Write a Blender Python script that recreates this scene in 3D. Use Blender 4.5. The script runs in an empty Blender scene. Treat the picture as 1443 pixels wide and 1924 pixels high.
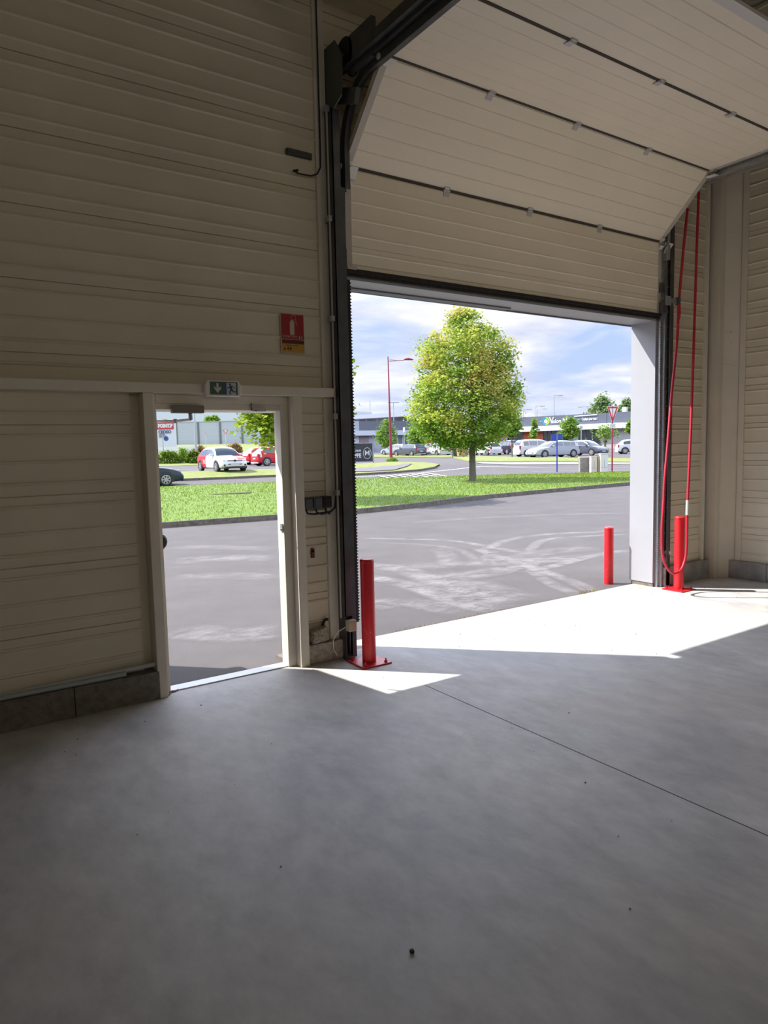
import bpy, bmesh, math, random
from mathutils import Vector, Matrix, noise
random.seed(7)
SC = bpy.context.scene
COL = SC.collection
PI = math.pi
# ------------------------------------------------------------------ camera
F, YAW, PITCH, ROLL, HC = 1309.65, .595871, .0926160, -.0227318, 1.7
cy, sy = math.cos(YAW), math.sin(YAW)
_f = Vector((sy*math.cos(PITCH), cy*math.cos(PITCH), -math.sin(PITCH)))
_r = Vector((cy, -sy, 0)); _u = _r.cross(_f)
CR = _r*math.cos(ROLL) + _u*math.sin(ROLL); CU = _u*math.cos(ROLL) - _r*math.sin(ROLL); CF = _f
CAM = Vector((0, 0, HC))
cd = bpy.data.cameras.new('camera'); cam = bpy.data.objects.new('camera', cd); COL.objects.link(cam)
cd.sensor_fit = 'HORIZONTAL'; cd.sensor_width = 36; cd.lens = F/1443*36; cd.clip_end = 1500; cd.clip_start = .05
cam.matrix_world = Matrix(((CR.x, CU.x, -CF.x, 0), (CR.y, CU.y, -CF.y, 0), (CR.z, CU.z, -CF.z, HC), (0, 0, 0, 1)))
SC.camera = cam
# ------------------------------------------------------------------ light
SC.view_settings.view_transform = 'Standard'; SC.view_settings.look = 'None'
SC.view_settings.gamma = 1; SC.view_settings.use_curve_mapping = False
SC.view_settings.exposure = 1.2
AZ, EL = math.radians(44.2), math.radians(47.5)
SUN = Vector((-math.sin(AZ)*math.cos(EL), math.cos(AZ)*math.cos(EL), math.sin(EL)))
sl = bpy.data.lights.new('sun', 'SUN'); sl.energy = 4.2; sl.angle = math.radians(.6); sl.color = (1, .95, .88)
so = bpy.data.objects.new('sun', sl); COL.objects.link(so); so.rotation_euler = SUN.to_track_quat('Z', 'Y').to_euler()
so.location = (-5, 5, 12)
W = bpy.data.worlds.new('sky'); SC.world = W; W.use_nodes = True
nt = W.node_tree; nt.nodes.clear()
def N(t, ty, **k):
    n = t.nodes.new(ty)
    for a, b in k.items(): setattr(n, a, b)
    return n
tc = N(nt, 'ShaderNodeTexCoord'); sep = N(nt, 'ShaderNodeSeparateXYZ'); nt.links.new(tc.outputs['Generated'], sep.inputs[0])
gr = N(nt, 'ShaderNodeValToRGB'); nt.links.new(sep.outputs['Z'], gr.inputs[0])
e = gr.color_ramp.elements; e[0].position = 0; e[0].color = (.52, .63, .86, 1); e[1].position = .8; e[1].color = (.20, .36, .72, 1)
m_ = e.new(.25); m_.color = (.40, .55, .86, 1)
# cloud layer: direction projected on a flat deck
mx = N(nt, 'ShaderNodeMath', operation='MAXIMUM'); nt.links.new(sep.outputs['Z'], mx.inputs[0]); mx.inputs[1].default_value = .0
ad = N(nt, 'ShaderNodeMath', operation='ADD'); nt.links.new(mx.outputs[0], ad.inputs[0]); ad.inputs[1].default_value = .16
dx = N(nt, 'ShaderNodeMath', operation='DIVIDE'); nt.links.new(sep.outputs['X'], dx.inputs[0]); nt.links.new(ad.outputs[0], dx.inputs[1])
dy = N(nt, 'ShaderNodeMath', operation='DIVIDE'); nt.links.new(sep.outputs['Y'], dy.inputs[0]); nt.links.new(ad.outputs[0], dy.inputs[1])
cb = N(nt, 'ShaderNodeCombineXYZ'); nt.links.new(dx.outputs[0], cb.inputs[0]); nt.links.new(dy.outputs[0], cb.inputs[1]); cb.inputs[2].default_value = 4.3
nz = N(nt, 'ShaderNodeTexNoise'); nt.links.new(cb.outputs[0], nz.inputs['Vector'])
nz.inputs['Scale'].default_value = 1.15; nz.inputs['Detail'].default_value = 7; nz.inputs['Roughness'].default_value = .55; nz.inputs['Distortion'].default_value = .4
cr = N(nt, 'ShaderNodeValToRGB'); nt.links.new(nz.outputs['Fac'], cr.inputs[0])
e = cr.color_ramp.elements; e[0].position = .35; e[0].color = (0, 0, 0, 1); e[1].position = .56; e[1].color = (1, 1, 1, 1)
nz2 = N(nt, 'ShaderNodeTexNoise'); nt.links.new(cb.outputs[0], nz2.inputs['Vector']); nz2.inputs['Scale'].default_value = 2.6; nz2.inputs['Detail'].default_value = 6
cc = N(nt, 'ShaderNodeValToRGB'); nt.links.new(nz2.outputs['Fac'], cc.inputs[0])
e = cc.color_ramp.elements; e[0].position = .35; e[0].color = (.60, .64, .82, 1); e[1].position = .62; e[1].color = (.95, .95, .98, 1)
mixc = N(nt, 'ShaderNodeMixRGB'); nt.links.new(cr.outputs[0], mixc.inputs[0]); nt.links.new(gr.outputs[0], mixc.inputs[1]); nt.links.new(cc.outputs[0], mixc.inputs[2])
br = N(nt, 'ShaderNodeValToRGB'); nt.links.new(sep.outputs['Z'], br.inputs[0])     # brightness band added half way up the sky to light the hall, dimmer overhead
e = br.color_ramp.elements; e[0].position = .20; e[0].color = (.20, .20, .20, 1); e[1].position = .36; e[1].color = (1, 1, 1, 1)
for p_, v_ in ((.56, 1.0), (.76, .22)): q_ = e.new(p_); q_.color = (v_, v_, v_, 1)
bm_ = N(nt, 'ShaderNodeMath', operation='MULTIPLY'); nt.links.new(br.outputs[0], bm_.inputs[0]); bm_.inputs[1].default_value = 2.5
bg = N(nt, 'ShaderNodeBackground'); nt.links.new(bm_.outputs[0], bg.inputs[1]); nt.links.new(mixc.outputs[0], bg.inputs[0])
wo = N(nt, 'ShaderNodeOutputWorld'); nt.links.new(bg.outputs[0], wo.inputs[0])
try:
    SC.cycles.use_denoising = True; SC.cycles.max_bounces = 10; SC.cycles.diffuse_bounces = 7; SC.cycles.transparent_max_bounces = 16
    SC.cycles.sample_clamp_indirect = 6; SC.cycles.caustics_reflective = False; SC.cycles.caustics_refractive = False
except Exception: pass

FILL_LAMPS = [((-1.5, -4.2, 3.6), 26), ((4.5, -4.6, 3.6), 26), ((1.5, -9.5, 3.6), 26)]    # added fill lamps, unseen behind the viewpoint: place, watts
# ------------------------------------------------------------------ pixel helpers (layout of real positions)
def ray(px, py): return (CR*(px-721.5) - CU*(py-962) + CF*F)
def aty(px, py, y): r = ray(px, py); return CAM + r*(y/r.y)
def atd(px, py, d): return CAM + ray(px, py)*(d/F)          # d = depth along the view axis
def sm(t): t = min(1, max(0, t)); return t*t*(3-2*t)
def gz(x, y):                                                # height of the land outside
    z = -.02
    z += .5*sm((y-33)/7) + .2*sm((y-45)/50)
    q = x/max(y, 1)
    z += 1.9*sm((y-52)/36)*sm((.60-q)/.08)
    return z
def gnd(px, py):
    r = ray(px, py); lo = 4/r.y
    t = lo
    while t < 200/r.y*1.0:
        p = CAM + r*t
        if p.z <= gz(p.x, p.y): return p
        t += .02/r.y*5
    return p
# ------------------------------------------------------------------ materials
MC = {}
KC = 1.0
def mat(name, col, rough=.6, var=0, vscale=4, bump=0, bscale=60, metal=0, spec=.5, col2=None, emit=None, estr=0, stretch=None):
    if name in MC: return MC[name]
    col = tuple(c*KC for c in col); col2 = tuple(c*KC for c in col2) if col2 else None
    m = bpy.data.materials.new(name); m.use_nodes = True; t = m.node_tree; b = t.nodes['Principled BSDF']
    b.inputs['Base Color'].default_value = (*col, 1); b.inputs['Roughness'].default_value = rough
    b.inputs['Metallic'].default_value = metal; b.inputs['Specular IOR Level'].default_value = spec
    co = N(t, 'ShaderNodeTexCoord'); vec = co.outputs['Object']
    if stretch:
        mp = N(t, 'ShaderNodeMapping'); mp.inputs['Scale'].default_value = stretch; t.links.new(vec, mp.inputs[0]); vec = mp.outputs[0]
    if var or col2:
        n = N(t, 'ShaderNodeTexNoise'); n.inputs['Scale'].default_value = vscale; n.inputs['Detail'].default_value = 6; n.inputs['Roughness'].default_value = .6
        t.links.new(vec, n.inputs['Vector'])
        r = N(t, 'ShaderNodeValToRGB'); t.links.new(n.outputs['Fac'], r.inputs[0])
        c2 = col2 or tuple(c*(1-var) for c in col); c1 = col if col2 else tuple(min(1, c*(1+var)) for c in col)
        r.color_ramp.elements[0].position = .32; r.color_ramp.elements[1].position = .68
        r.color_ramp.elements[0].color = (*c2, 1); r.color_ramp.elements[1].color = (*c1, 1)
        t.links.new(r.outputs[0], b.inputs['Base Color'])
    if bump:
        n2 = N(t, 'ShaderNodeTexNoise'); n2.inputs['Scale'].default_value = bscale; n2.inputs['Detail'].default_value = 4
        t.links.new(co.outputs['Object'], n2.inputs['Vector'])
        bp = N(t, 'ShaderNodeBump'); bp.inputs['Strength'].default_value = bump; bp.inputs['Distance'].default_value = .01
        t.links.new(n2.outputs['Fac'], bp.inputs['Height']); t.links.new(bp.outputs[0], b.inputs['Normal'])
    if emit:
        b.inputs['Emission Color'].default_value = (*emit, 1); b.inputs['Emission Strength'].default_value = estr
    MC[name] = m; return m
def leafmat(name, cols, trans=.35):
    if name in MC: return MC[name]
    cols = [tuple(c*KC for c in q) for q in cols]
    m = bpy.data.materials.new(name); m.use_nodes = True; t = m.node_tree; t.nodes.clear()
    g = N(t, 'ShaderNodeNewGeometry'); r = N(t, 'ShaderNodeValToRGB'); t.links.new(g.outputs['Random Per Island'], r.inputs[0])
    el = r.color_ramp.elements
    el[0].position = 0; el[0].color = (*cols[0], 1); el[1].position = 1; el[1].color = (*cols[-1], 1)
    for i in range(1, len(cols)-1): x = el.new(i/(len(cols)-1)); x.color = (*cols[i], 1)
    d = N(t, 'ShaderNodeBsdfDiffuse'); tr = N(t, 'ShaderNodeBsdfTranslucent'); mxs = N(t, 'ShaderNodeMixShader'); mxs.inputs[0].default_value = trans
    o = N(t, 'ShaderNodeOutputMaterial')
    t.links.new(r.outputs[0], d.inputs[0]); t.links.new(r.outputs[0], tr.inputs[0]); t.links.new(d.outputs[0], mxs.inputs[1]); t.links.new(tr.outputs[0], mxs.inputs[2]); t.links.new(mxs.outputs[0], o.inputs[0])
    MC[name] = m; return m
def paint(name, c, rough=.28): return mat(name, c, rough, spec=.6)
# ------------------------------------------------------------------ mesh helpers
class MB:
    def __init__(s): s.v = []; s.f = []; s.mi = []; s.cur = 0
    def face(s, pts, idx=None):
        n = len(s.v); s.v += [tuple(p) for p in pts]; s.f.append(tuple(range(n, n+len(pts)))); s.mi.append(s.cur)
    def add(s, vs, fs):
        n = len(s.v); s.v += [tuple(p) for p in vs]
        for q in fs: s.f.append(tuple(i+n for i in q)); s.mi.append(s.cur)
    def box(s, x0, x1, y0, y1, z0, z1, bev=0):
        if bev > 0:
            bm = bmesh.new(); bmesh.ops.create_cube(bm, size=1)
            for v in bm.verts: v.co = ((x0+x1)/2+v.co.x*(x1-x0), (y0+y1)/2+v.co.y*(y1-y0), (z0+z1)/2+v.co.z*(z1-z0))
            bmesh.ops.bevel(bm, geom=bm.edges[:], offset=bev, segments=2, affect='EDGES', profile=.6)
            bm.verts.index_update(); s.add([v.co[:] for v in bm.verts], [[v.index for v in f.verts] for f in bm.faces]); bm.free(); return
        vs = [(x, y, z) for z in (z0, z1) for y in (y0, y1) for x in (x0, x1)]
        s.add(vs, [(0, 2, 3, 1), (4, 5, 7, 6), (0, 1, 5, 4), (2, 6, 7, 3), (0, 4, 6, 2), (1, 3, 7, 5)])
    def obox(s, c, ax, ay, az):           # oriented box: centre and three half-vectors
        c, ax, ay, az = Vector(c), Vector(ax), Vector(ay), Vector(az)
        vs = [c+ax*i+ay*j+az*k for k in (-1, 1) for j in (-1, 1) for i in (-1, 1)]
        s.add(vs, [(0, 2, 3, 1), (4, 5, 7, 6), (0, 1, 5, 4), (2, 6, 7, 3), (0, 4, 6, 2), (1, 3, 7, 5)])
    def tube(s, pts, r, n=10, cap=True):
        pts = [Vector(p) for p in pts]; rs = r if isinstance(r, (list, tuple)) else [r]*len(pts)
        rings = []; prev = None
        for i, p in enumerate(pts):
            d = (pts[min(i+1, len(pts)-1)]-pts[max(i-1, 0)]).normalized()
            if prev is None: a = d.orthogonal().normalized()
            else: a = (prev - d*prev.dot(d)); a = a.normalized() if a.length > 1e-6 else d.orthogonal().normalized()
            prev = a; b = d.cross(a)
            rings.append([p+(a*math.cos(2*PI*k/n)+b*math.sin(2*PI*k/n))*rs[i] for k in range(n)])
        vs = [v for rg in rings for v in rg]; fs = []
        for i in range(len(rings)-1):
            for k in range(n): fs.append((i*n+k, i*n+(k+1) % n, (i+1)*n+(k+1) % n, (i+1)*n+k))
        if cap: fs.append(tuple(range(n-1, -1, -1))); fs.append(tuple((len(rings)-1)*n+k for k in range(n)))
        s.add(vs, fs)
    def cyl(s, p0, p1, r, n=16): s.tube([p0, p1], r, n)
    def lathe(s, c, prof, n=24, axis='z'):
        vs = []
        for (r, h) in prof:
            for k in range(n):
                a = 2*PI*k/n
                vs.append((c[0]+r*math.cos(a), c[1]+r*math.sin(a), c[2]+h))
        fs = []
        for i in range(len(prof)-1):
            for k in range(n): fs.append((i*n+k, i*n+(k+1) % n, (i+1)*n+(k+1) % n, (i+1)*n+k))
        fs.append(tuple(range(n-1, -1, -1))); fs.append(tuple((len(prof)-1)*n+k for k in range(n)))
        s.add(vs, fs)
    def build(s, name, m=None, parent=None, loc=None, rot=None, smooth=False):
        me = bpy.data.meshes.new(name); me.from_pydata(s.v, [], s.f); me.update()
        if m is not None:
            for q in (m if isinstance(m, (list, tuple)) else [m]): me.materials.append(q)
            if isinstance(m, (list, tuple)): me.polygons.foreach_set('material_index', s.mi)
        if smooth:
            me.polygons.foreach_set('use_smooth', [True]*len(me.polygons))
            try: me.set_sharp_from_angle(angle=math.radians(38))
            except Exception: pass
        o = bpy.data.objects.new(name, me); COL.objects.link(o)
        if parent: o.parent = parent
        if loc: o.location = loc
        if rot: o.rotation_euler = rot
        return o
def empty(name, loc=(0, 0, 0), rz=0, **k):
    o = bpy.data.objects.new(name, None); COL.objects.link(o); o.location = loc; o.rotation_euler = (0, 0, rz); o.empty_display_size = .1
    tag(o, **k); return o
def tag(o, label=None, cat=None, group=None, kind=None):
    if label: o['label'] = label
    if cat: o['category'] = cat
    if group: o['group'] = group
    if kind: o['kind'] = kind
    return o
def struct(o, label=None): o['kind'] = 'structure'; 
def S(mb, name, m, label=None, cat=None, smooth=False):
    o = mb.build(name, m, smooth=smooth); o['kind'] = 'structure'
    if label: o['label'] = label
    if cat: o['category'] = cat
    return o
def copy_tree(o, parent=None):
    c = o.copy(); COL.objects.link(c)
    if parent: c.parent = parent
    for ch in [q for q in bpy.data.objects if q.parent == o]: copy_tree(ch, c)
    return c
def text(s, size, name, m, parent, loc, xdir, up, ext=.002, bold=0, align='CENTER', sx=1):
    cu = bpy.data.curves.new(name, 'FONT'); cu.body = s; cu.size = size; cu.extrude = ext; cu.offset = bold; cu.align_x = align; cu.align_y = 'CENTER'; cu.resolution_u = 3
    t = bpy.data.objects.new(name+'_curve', cu); COL.objects.link(t); bpy.context.view_layer.update()
    me = bpy.data.meshes.new_from_object(t); bpy.data.objects.remove(t)
    me.materials.clear(); me.materials.append(m)
    x = Vector(xdir).normalized(); u = Vector(up).normalized(); n = x.cross(u)
    M = Matrix(((x.x*sx, u.x, n.x, loc[0]), (x.y*sx, u.y, n.y, loc[1]), (x.z*sx, u.z, n.z, loc[2]), (0, 0, 0, 1)))
    me.transform(M)
    o = bpy.data.objects.new(name, me); COL.objects.link(o)
    if parent:
        o.parent = parent; bpy.context.view_layer.update(); o.matrix_parent_inverse = parent.matrix_world.inverted()
    return o
# ------------------------------------------------------------------ colours
CLAD = mat('painted_steel_cladding', (.66, .60, .47), .5, var=.06, vscale=1.3, bump=.12, bscale=90)
FRAME = mat('painted_steel_frame', (.70, .65, .56), .45, var=.05, vscale=3)
CONC = mat('block_concrete', (.17, .15, .13), .95, var=.3, vscale=18, bump=.7, bscale=90)
DARK = mat('galvanised_dark_steel', (.11, .115, .125), .42, metal=.6, var=.2, vscale=6)
GALV = mat('galvanised_steel', (.42, .43, .44), .38, metal=.8, var=.15, vscale=20)
BLACK = mat('black_rubber', (.012, .012, .013), .6)
PANEL = mat('door_panel_skin', (.93, .845, .70), .48, var=.03, vscale=1.5, bump=.1, bscale=150)
REV = mat('reveal_sheet', (.38, .385, .41), .42, var=.03, vscale=2)
WHITE = mat('white_plastic', (.72, .70, .68), .4)
RED = mat('red_bollard_paint', (.66, .014, .022), .38, col2=(.56, .012, .020), vscale=7)
# ------------------------------------------------------------------ ground outside
KC = .68
def grid(name, m, pts, label=None, cat=None, kind='structure'):
    mb = MB(); nr = len(pts); nc = len(pts[0])
    vs = [p for row in pts for p in row]; fs = []
    for i in range(nr-1):
        for j in range(nc-1): fs.append((i*nc+j, i*nc+j+1, (i+1)*nc+j+1, (i+1)*nc+j))
    mb.add(vs, fs); o = mb.build(name, m, smooth=True)
    tag(o, label, cat, kind=kind); return o
ASPH = mat('asphalt', (.150, .136, .138), .9, col2=(.118, .107, .110), vscale=1.2, bump=.6, bscale=160)
def yrows(a, b, n): return [a+(b-a)*i/(n-1) for i in range(n)]
ys = [4.97, 6, 8, 10, 13, 16, 20, 25, 30] + yrows(33, 42, 12) + yrows(45, 100, 18) + [120, 160, 240, 400]
xs = [-60, -40, -20, -10, -4] + yrows(0, 60, 25) + yrows(64, 120, 12) + [150, 200, 300, 450]
grid('asphalt_ground', ASPH, [[(x, y, gz(x, y)) for x in xs] for y in ys])
# a lighter car park surface beyond the verge is the same asphalt
def resample(pl, n):
    L = [0]
    for i in range(1, len(pl)): L.append(L[-1]+math.dist(pl[i], pl[i-1]))
    out = []
    for k in range(n):
        t = L[-1]*k/(n-1); i = 1
        while i < len(pl)-1 and L[i] < t: i += 1
        q = (t-L[i-1])/(L[i]-L[i-1] or 1)
        out.append((pl[i-1][0]+(pl[i][0]-pl[i-1][0])*q, pl[i-1][1]+(pl[i][1]-pl[i-1][1])*q))
    return out
GRASS = mat('mown_grass', (.19, .30, .035), .95, col2=(.12, .22, .02), vscale=1.4, bump=.8, bscale=40)
GRASSY = mat('dry_grass', (.31, .31, .09), .95, col2=(.18, .26, .05), vscale=2.0, bump=.6, bscale=30)
KERB = mat('kerb_concrete', (.16, .145, .12), .95, var=.35, vscale=9, bump=.5, bscale=60)
GPTS = {}
def verge(name, front, back, h, label, m=GRASS, nf=60, nr=10):
    a = resample(front, nf); b = resample(back, nf); rows = []
    for j in range(nr):
        t = j/(nr-1); row = []
        for i in range(nf):
            x = a[i][0]+(b[i][0]-a[i][0])*t; y = a[i][1]+(b[i][1]-a[i][1])*t
            hh = h*min(1, 1) + .03*noise.noise(Vector((x*.7, y*.7, 0)))*min(1, 4*t*(1-t)*2)
            row.append((x, y, gz(x, y)+hh))
        rows.append(row)
    GPTS[name] = rows
    # skirt
    rows = [[(p[0], p[1], p[2]-h-.04) for p in rows[0]]] + rows + [[(p[0], p[1], p[2]-h-.04) for p in rows[-1]]]
    return grid(name, m, rows, label, 'grass verge')
def kerb(name, pl, w, h, n=80, lab=None, side=1, slen=None):
    mb = MB(); p = resample(pl, n)
    for i in range(n-1):
        a = Vector((*p[i], 0)); b = Vector((*p[i+1], 0)); d = (b-a).normalized(); nn = Vector((-d.y, d.x, 0))*w*side
        za, zb = gz(a.x, a.y), gz(b.x, b.y)
        g = .006 if i % 2 else 0
        q = [a, b-d*g, b-d*g+nn, a+nn]
        lo = [Vector((v.x, v.y, (za, zb, zb, za)[k]-.05)) for k, v in enumerate(q)]
        hi = [Vector((v.x, v.y, (za, zb, zb, za)[k]+h)) for k, v in enumerate(q)]
        mb.add(lo+hi, [(4, 5, 6, 7), (0, 1, 5, 4), (1, 2, 6, 5), (2, 3, 7, 6), (3, 0, 4, 7)])
    o = mb.build(name, KERB); o['kind'] = 'structure'
    if lab: o['label'] = lab; o['category'] = 'kerb'
    return o
KN = [(-14, 16.6), (-2, 16.2), (4.73, 15.9), (7.41, 15.62), (9.51, 15.4), (12, 15.75), (14.94, 16.55), (18, 16.9), (23.5, 17.3), (34, 18.4), (50, 20.5)]
KB = [(-14, 34), (4, 34), (9.93, 33.4), (15.36, 32.4), (19.5, 31.3), (25.27, 28.1), (29, 25.6), (32.3, 23.8), (40, 23.4), (52, 24)]
kerb('kerb', KN, .12, .13, 60, 'weathered concrete kerb edging the near grass verge beyond the yard')
KN2 = [(x, y+.12) for x, y in KN]
verge('grass_verge', KN2, KB, .10, 'broad green grass verge across the yard with the round maple on it', nf=80, nr=24)
def G2(*pp): return [tuple(gnd(*p)[:2]) for p in pp]
# left strip beside the road behind the dark car, running into the island with the black board
fr = G2((250, 907), (345, 903.5), (430, 900), (515, 896.5), (600, 894), (668, 893.5), (735, 890), (790, 885), (820, 880))
bk = G2((250, 893), (345, 889), (430, 886.5), (515, 884), (600, 880), (668, 874), (735, 870), (790, 871), (826, 875))
kerb('kerb', fr, .14, .12, 60, 'low pale kerb along the far side of the service road')
verge('grass_verge', [(x, y+.14) for x, y in fr], bk, .10, 'narrow grass strip between service road and car lots', m=GRASSY, nf=60, nr=8)
fr = G2((690, 859.5), (760, 859.5), (850, 860), (880, 868), (940, 869), (1010, 868.5), (1080, 868.5), (1184, 869.5), (1300, 871))
bk = G2((690, 855), (760, 855), (850, 856), (880, 857), (940, 859), (1010, 861), (1080, 862), (1184, 862.5), (1300, 864))
verge('grass_verge', fr, bk, .08, 'long thin dry grass verge in front of the parked cars', m=GRASSY, nf=70, nr=6)
# pinkish pavement in front of that verge
PAVE = mat('pink_pavement', (.36, .32, .31), .9, var=.08, vscale=3)
f2 = [(x-.5, y-1.6) for x, y in fr]
a = resample(f2, 60); b = resample(fr, 60)
grid('pavement', PAVE, [[(p[0], p[1], gz(*p)+.03) for p in a], [(p[0], p[1], gz(*p)+.03) for p in b]])
# path through the island
pth = resample(G2((640, 884), (690, 883), (745, 878), (775, 874)), 20); pt2 = resample(G2((640, 890), (690, 890), (740, 887), (765, 880)), 20)
grid('pavement', mat('path_asphalt', (.20, .18, .20), .9, var=.1), [[(p[0], p[1], gz(*p)+.14) for p in pth], [(p[0], p[1], gz(*p)+.14) for p in pt2]])
# embankment left rear
rows = []
for y in yrows(56, 150, 16):
    rows.append([(y*q, y, gz(y*q, y)+.03) for q in yrows(.15, .60, 14)])
grid('grass_embankment', GRASSY, rows)
# road markings
MARK = mat('road_paint', (.62, .62, .62), .8, var=.15, vscale=8)
def flat(name, polys, m, dz=.012, **k):
    mb = MB()
    for pl in polys: mb.face([(p[0], p[1], gz(p[0], p[1])+dz) for p in pl])
    o = mb.build(name, m); tag(o, **k); return o
zs = []
for i in range(7):
    t0, t1 = i/7, (i+.5)/7
    A = gnd(705+t0*110, 894-t0*5); B = gnd(705+t1*110, 894-t1*5); C_ = gnd(742+t1*112, 901-t1*6); D = gnd(742+t0*112, 901-t0*6)
    zs.append([A, B, C_, D])
flat('zebra_crossing', zs, MARK, kind='structure')
# far edge line of the road and a bay line
def strip(name, pl, w, m, **k):
    p = resample([tuple(gnd(*q)[:2]) for q in pl], 30); polys = []
    for i in range(29):
        a = Vector(p[i]); b = Vector(p[i+1]); d = (b-a).normalized(); n = Vector((-d.y, d.x))*w
        polys.append([a-n, b-n, b+n, a+n])
    return flat(name, polys, m, **k)
strip('road_line', [(640, 898), (760, 892), (900, 877), (1000, 878), (1184, 879)], .08, MARK, kind='structure')
strip('road_line', [(1000, 886), (1184, 884)], .06, MARK, kind='structure')
strip('road_line', [(300, 882), (385, 884)], .06, MARK, kind='structure')
# dusty tyre tracks in the yard
def dust():
    m = bpy.data.materials.new('pale_tyre_dust'); m.use_nodes = True; t = m.node_tree; b = t.nodes['Principled BSDF']
    b.inputs['Base Color'].default_value = (.34, .325, .33, 1); b.inputs['Roughness'].default_value = .95
    g = N(t, 'ShaderNodeTexCoord'); n = N(t, 'ShaderNodeTexNoise'); n.inputs['Scale'].default_value = 3.0; n.inputs['Detail'].default_value = 8; n.inputs['Roughness'].default_value = .75
    t.links.new(g.outputs['Object'], n.inputs['Vector']); r = N(t, 'ShaderNodeMapRange'); t.links.new(n.outputs['Fac'], r.inputs[0])
    r.inputs[1].default_value = .36; r.inputs[2].default_value = .74; r.inputs[3].default_value = 0; r.inputs[4].default_value = .85
    at = N(t, 'ShaderNodeAttribute', attribute_name='fade'); mu = N(t, 'ShaderNodeMath', operation='MULTIPLY')
    t.links.new(r.outputs[0], mu.inputs[0]); t.links.new(at.outputs['Fac'], mu.inputs[1]); t.links.new(mu.outputs[0], b.inputs['Alpha'])
    return m
DUST = dust()
def dustribbon(pl, w, k, name='tyre_track', op=1):
    ws = [(gnd(*q).x, gnd(*q).y) for q in pl]
    # catmull smoothing
    sp = []
    for i in range(len(ws)-1):
        p0, p1, p2, p3 = (Vector(ws[max(i-1, 0)]), Vector(ws[i]), Vector(ws[i+1]), Vector(ws[min(i+2, len(ws)-1)]))
        for s in range(12):
            t = s/12; sp.append(.5*((2*p1)+(p2-p0)*t+(2*p0-5*p1+4*p2-p3)*t*t+(3*p1-p0-3*p2+p3)*t**3))
    sp.append(Vector(ws[-1])); vs = []; fd = []; z = .002+.0006*k
    for i, p in enumerate(sp):
        d = (sp[min(i+1, len(sp)-1)]-sp[max(i-1, 0)]).normalized(); n = Vector((-d.y, d.x))
        e0 = min(1, i/5, (len(sp)-1-i)/5)
        for j, fr_ in enumerate((-1, -.55, 0, .55, 1)):
            q = p+n*w*fr_; vs.append((q.x, max(q.y, 5.24), -.02+z)); fd.append((0, .8, 1, .8, 0)[j]*e0*op)
    fs = [(i*5+j, i*5+j+1, (i+1)*5+j+1, (i+1)*5+j) for i in range(len(sp)-1) for j in range(4)]
    me = bpy.data.meshes.new(name); me.from_pydata(vs, [], fs); me.materials.append(DUST)
    at = me.attributes.new('fade', 'FLOAT', 'POINT'); at.data.foreach_set('value', fd)
    o = bpy.data.objects.new(name, me); COL.objects.link(o); tag(o, kind='structure'); return o
dr = [([(675, 1012), (760, 1014), (850, 1018), (925, 1030), (985, 1042)], .12, .9),
      ([(700, 1020), (800, 1026), (870, 1038), (905, 1070)], .10, .6),
      ([(820, 1030), (838, 1045), (845, 1070)], .2, .7),
      ([(905, 1038), (960, 1014), (1040, 1004), (1184, 998)], .14, .9),
      ([(990, 1042), (1020, 1016), (1090, 1010), (1184, 1004)], .12, .85),
      ([(980, 1080), (1050, 1062), (1110, 1047), (1184, 1036)], .13, 1),
      ([(895, 1032), (930, 1045), (1000, 1070), (1080, 1098), (1120, 1118)], .13, 1),
      ([(1000, 1050), (1005, 1080), (1060, 1112), (1105, 1124)], .12, .8),
      ([(930, 1035), (915, 1050), (940, 1075)], .12, .7),
      ([(680, 1062), (760, 1075), (850, 1108), (960, 1150)], .24, .9),
      ([(680, 1085), (760, 1102), (850, 1130), (930, 1156)], .2, 1),
      ([(700, 1070), (820, 1066), (930, 1056), (1030, 1040), (1120, 1030)], .3, .6),
      ([(320, 1058), (420, 1050), (520, 1052)], .4, .7), ([(320, 1030), (420, 1030), (520, 1034)], .3, .5),
      ([(320, 1090), (420, 1085), (530, 1088)], .3, .5), ([(680, 1145), (760, 1140), (880, 1150)], .3, .7),
      ([(850, 1090), (930, 1075), (1010, 1058), (1110, 1050)], .3, .8), ([(810, 1080), (880, 1110), (980, 1140)], .5, .8),
      ([(760, 985), (900, 975), (1060, 968), (1184, 966)], .25, .35), ([(330, 1190), (430, 1200), (530, 1190)], .3, .7)]
for k, (pl, w, op) in enumerate(dr): dustribbon(pl, w, k, op=op)
# ------------------------------------------------------------------ hall floor
KC = 1.0
FL = bpy.data.materials.new('power_floated_concrete'); FL.use_nodes = True; t = FL.node_tree; b = t.nodes['Principled BSDF']
co = N(t, 'ShaderNodeTexCoord')
mp = N(t, 'ShaderNodeMapping'); mp.inputs['Scale'].default_value = (1, .55, 1); mp.inputs['Rotation'].default_value = (0, 0, .5); t.links.new(co.outputs['Object'], mp.inputs[0])
n1 = N(t, 'ShaderNodeTexNoise'); n1.inputs['Scale'].default_value = .9; n1.inputs['Detail'].default_value = 9; n1.inputs['Roughness'].default_value = .62; n1.inputs['Distortion'].default_value = .6; t.links.new(mp.outputs[0], n1.inputs['Vector'])
r1 = N(t, 'ShaderNodeValToRGB'); t.links.new(n1.outputs['Fac'], r1.inputs[0]); e = r1.color_ramp.elements
e[0].position = .36; e[0].color = (.36, .36, .365, 1); e[1].position = .62; e[1].color = (.60, .59, .585, 1)
n2 = N(t, 'ShaderNodeTexNoise'); n2.inputs['Scale'].default_value = .55; n2.inputs['Detail'].default_value = 4; t.links.new(co.outputs['Object'], n2.inputs['Vector'])
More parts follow.
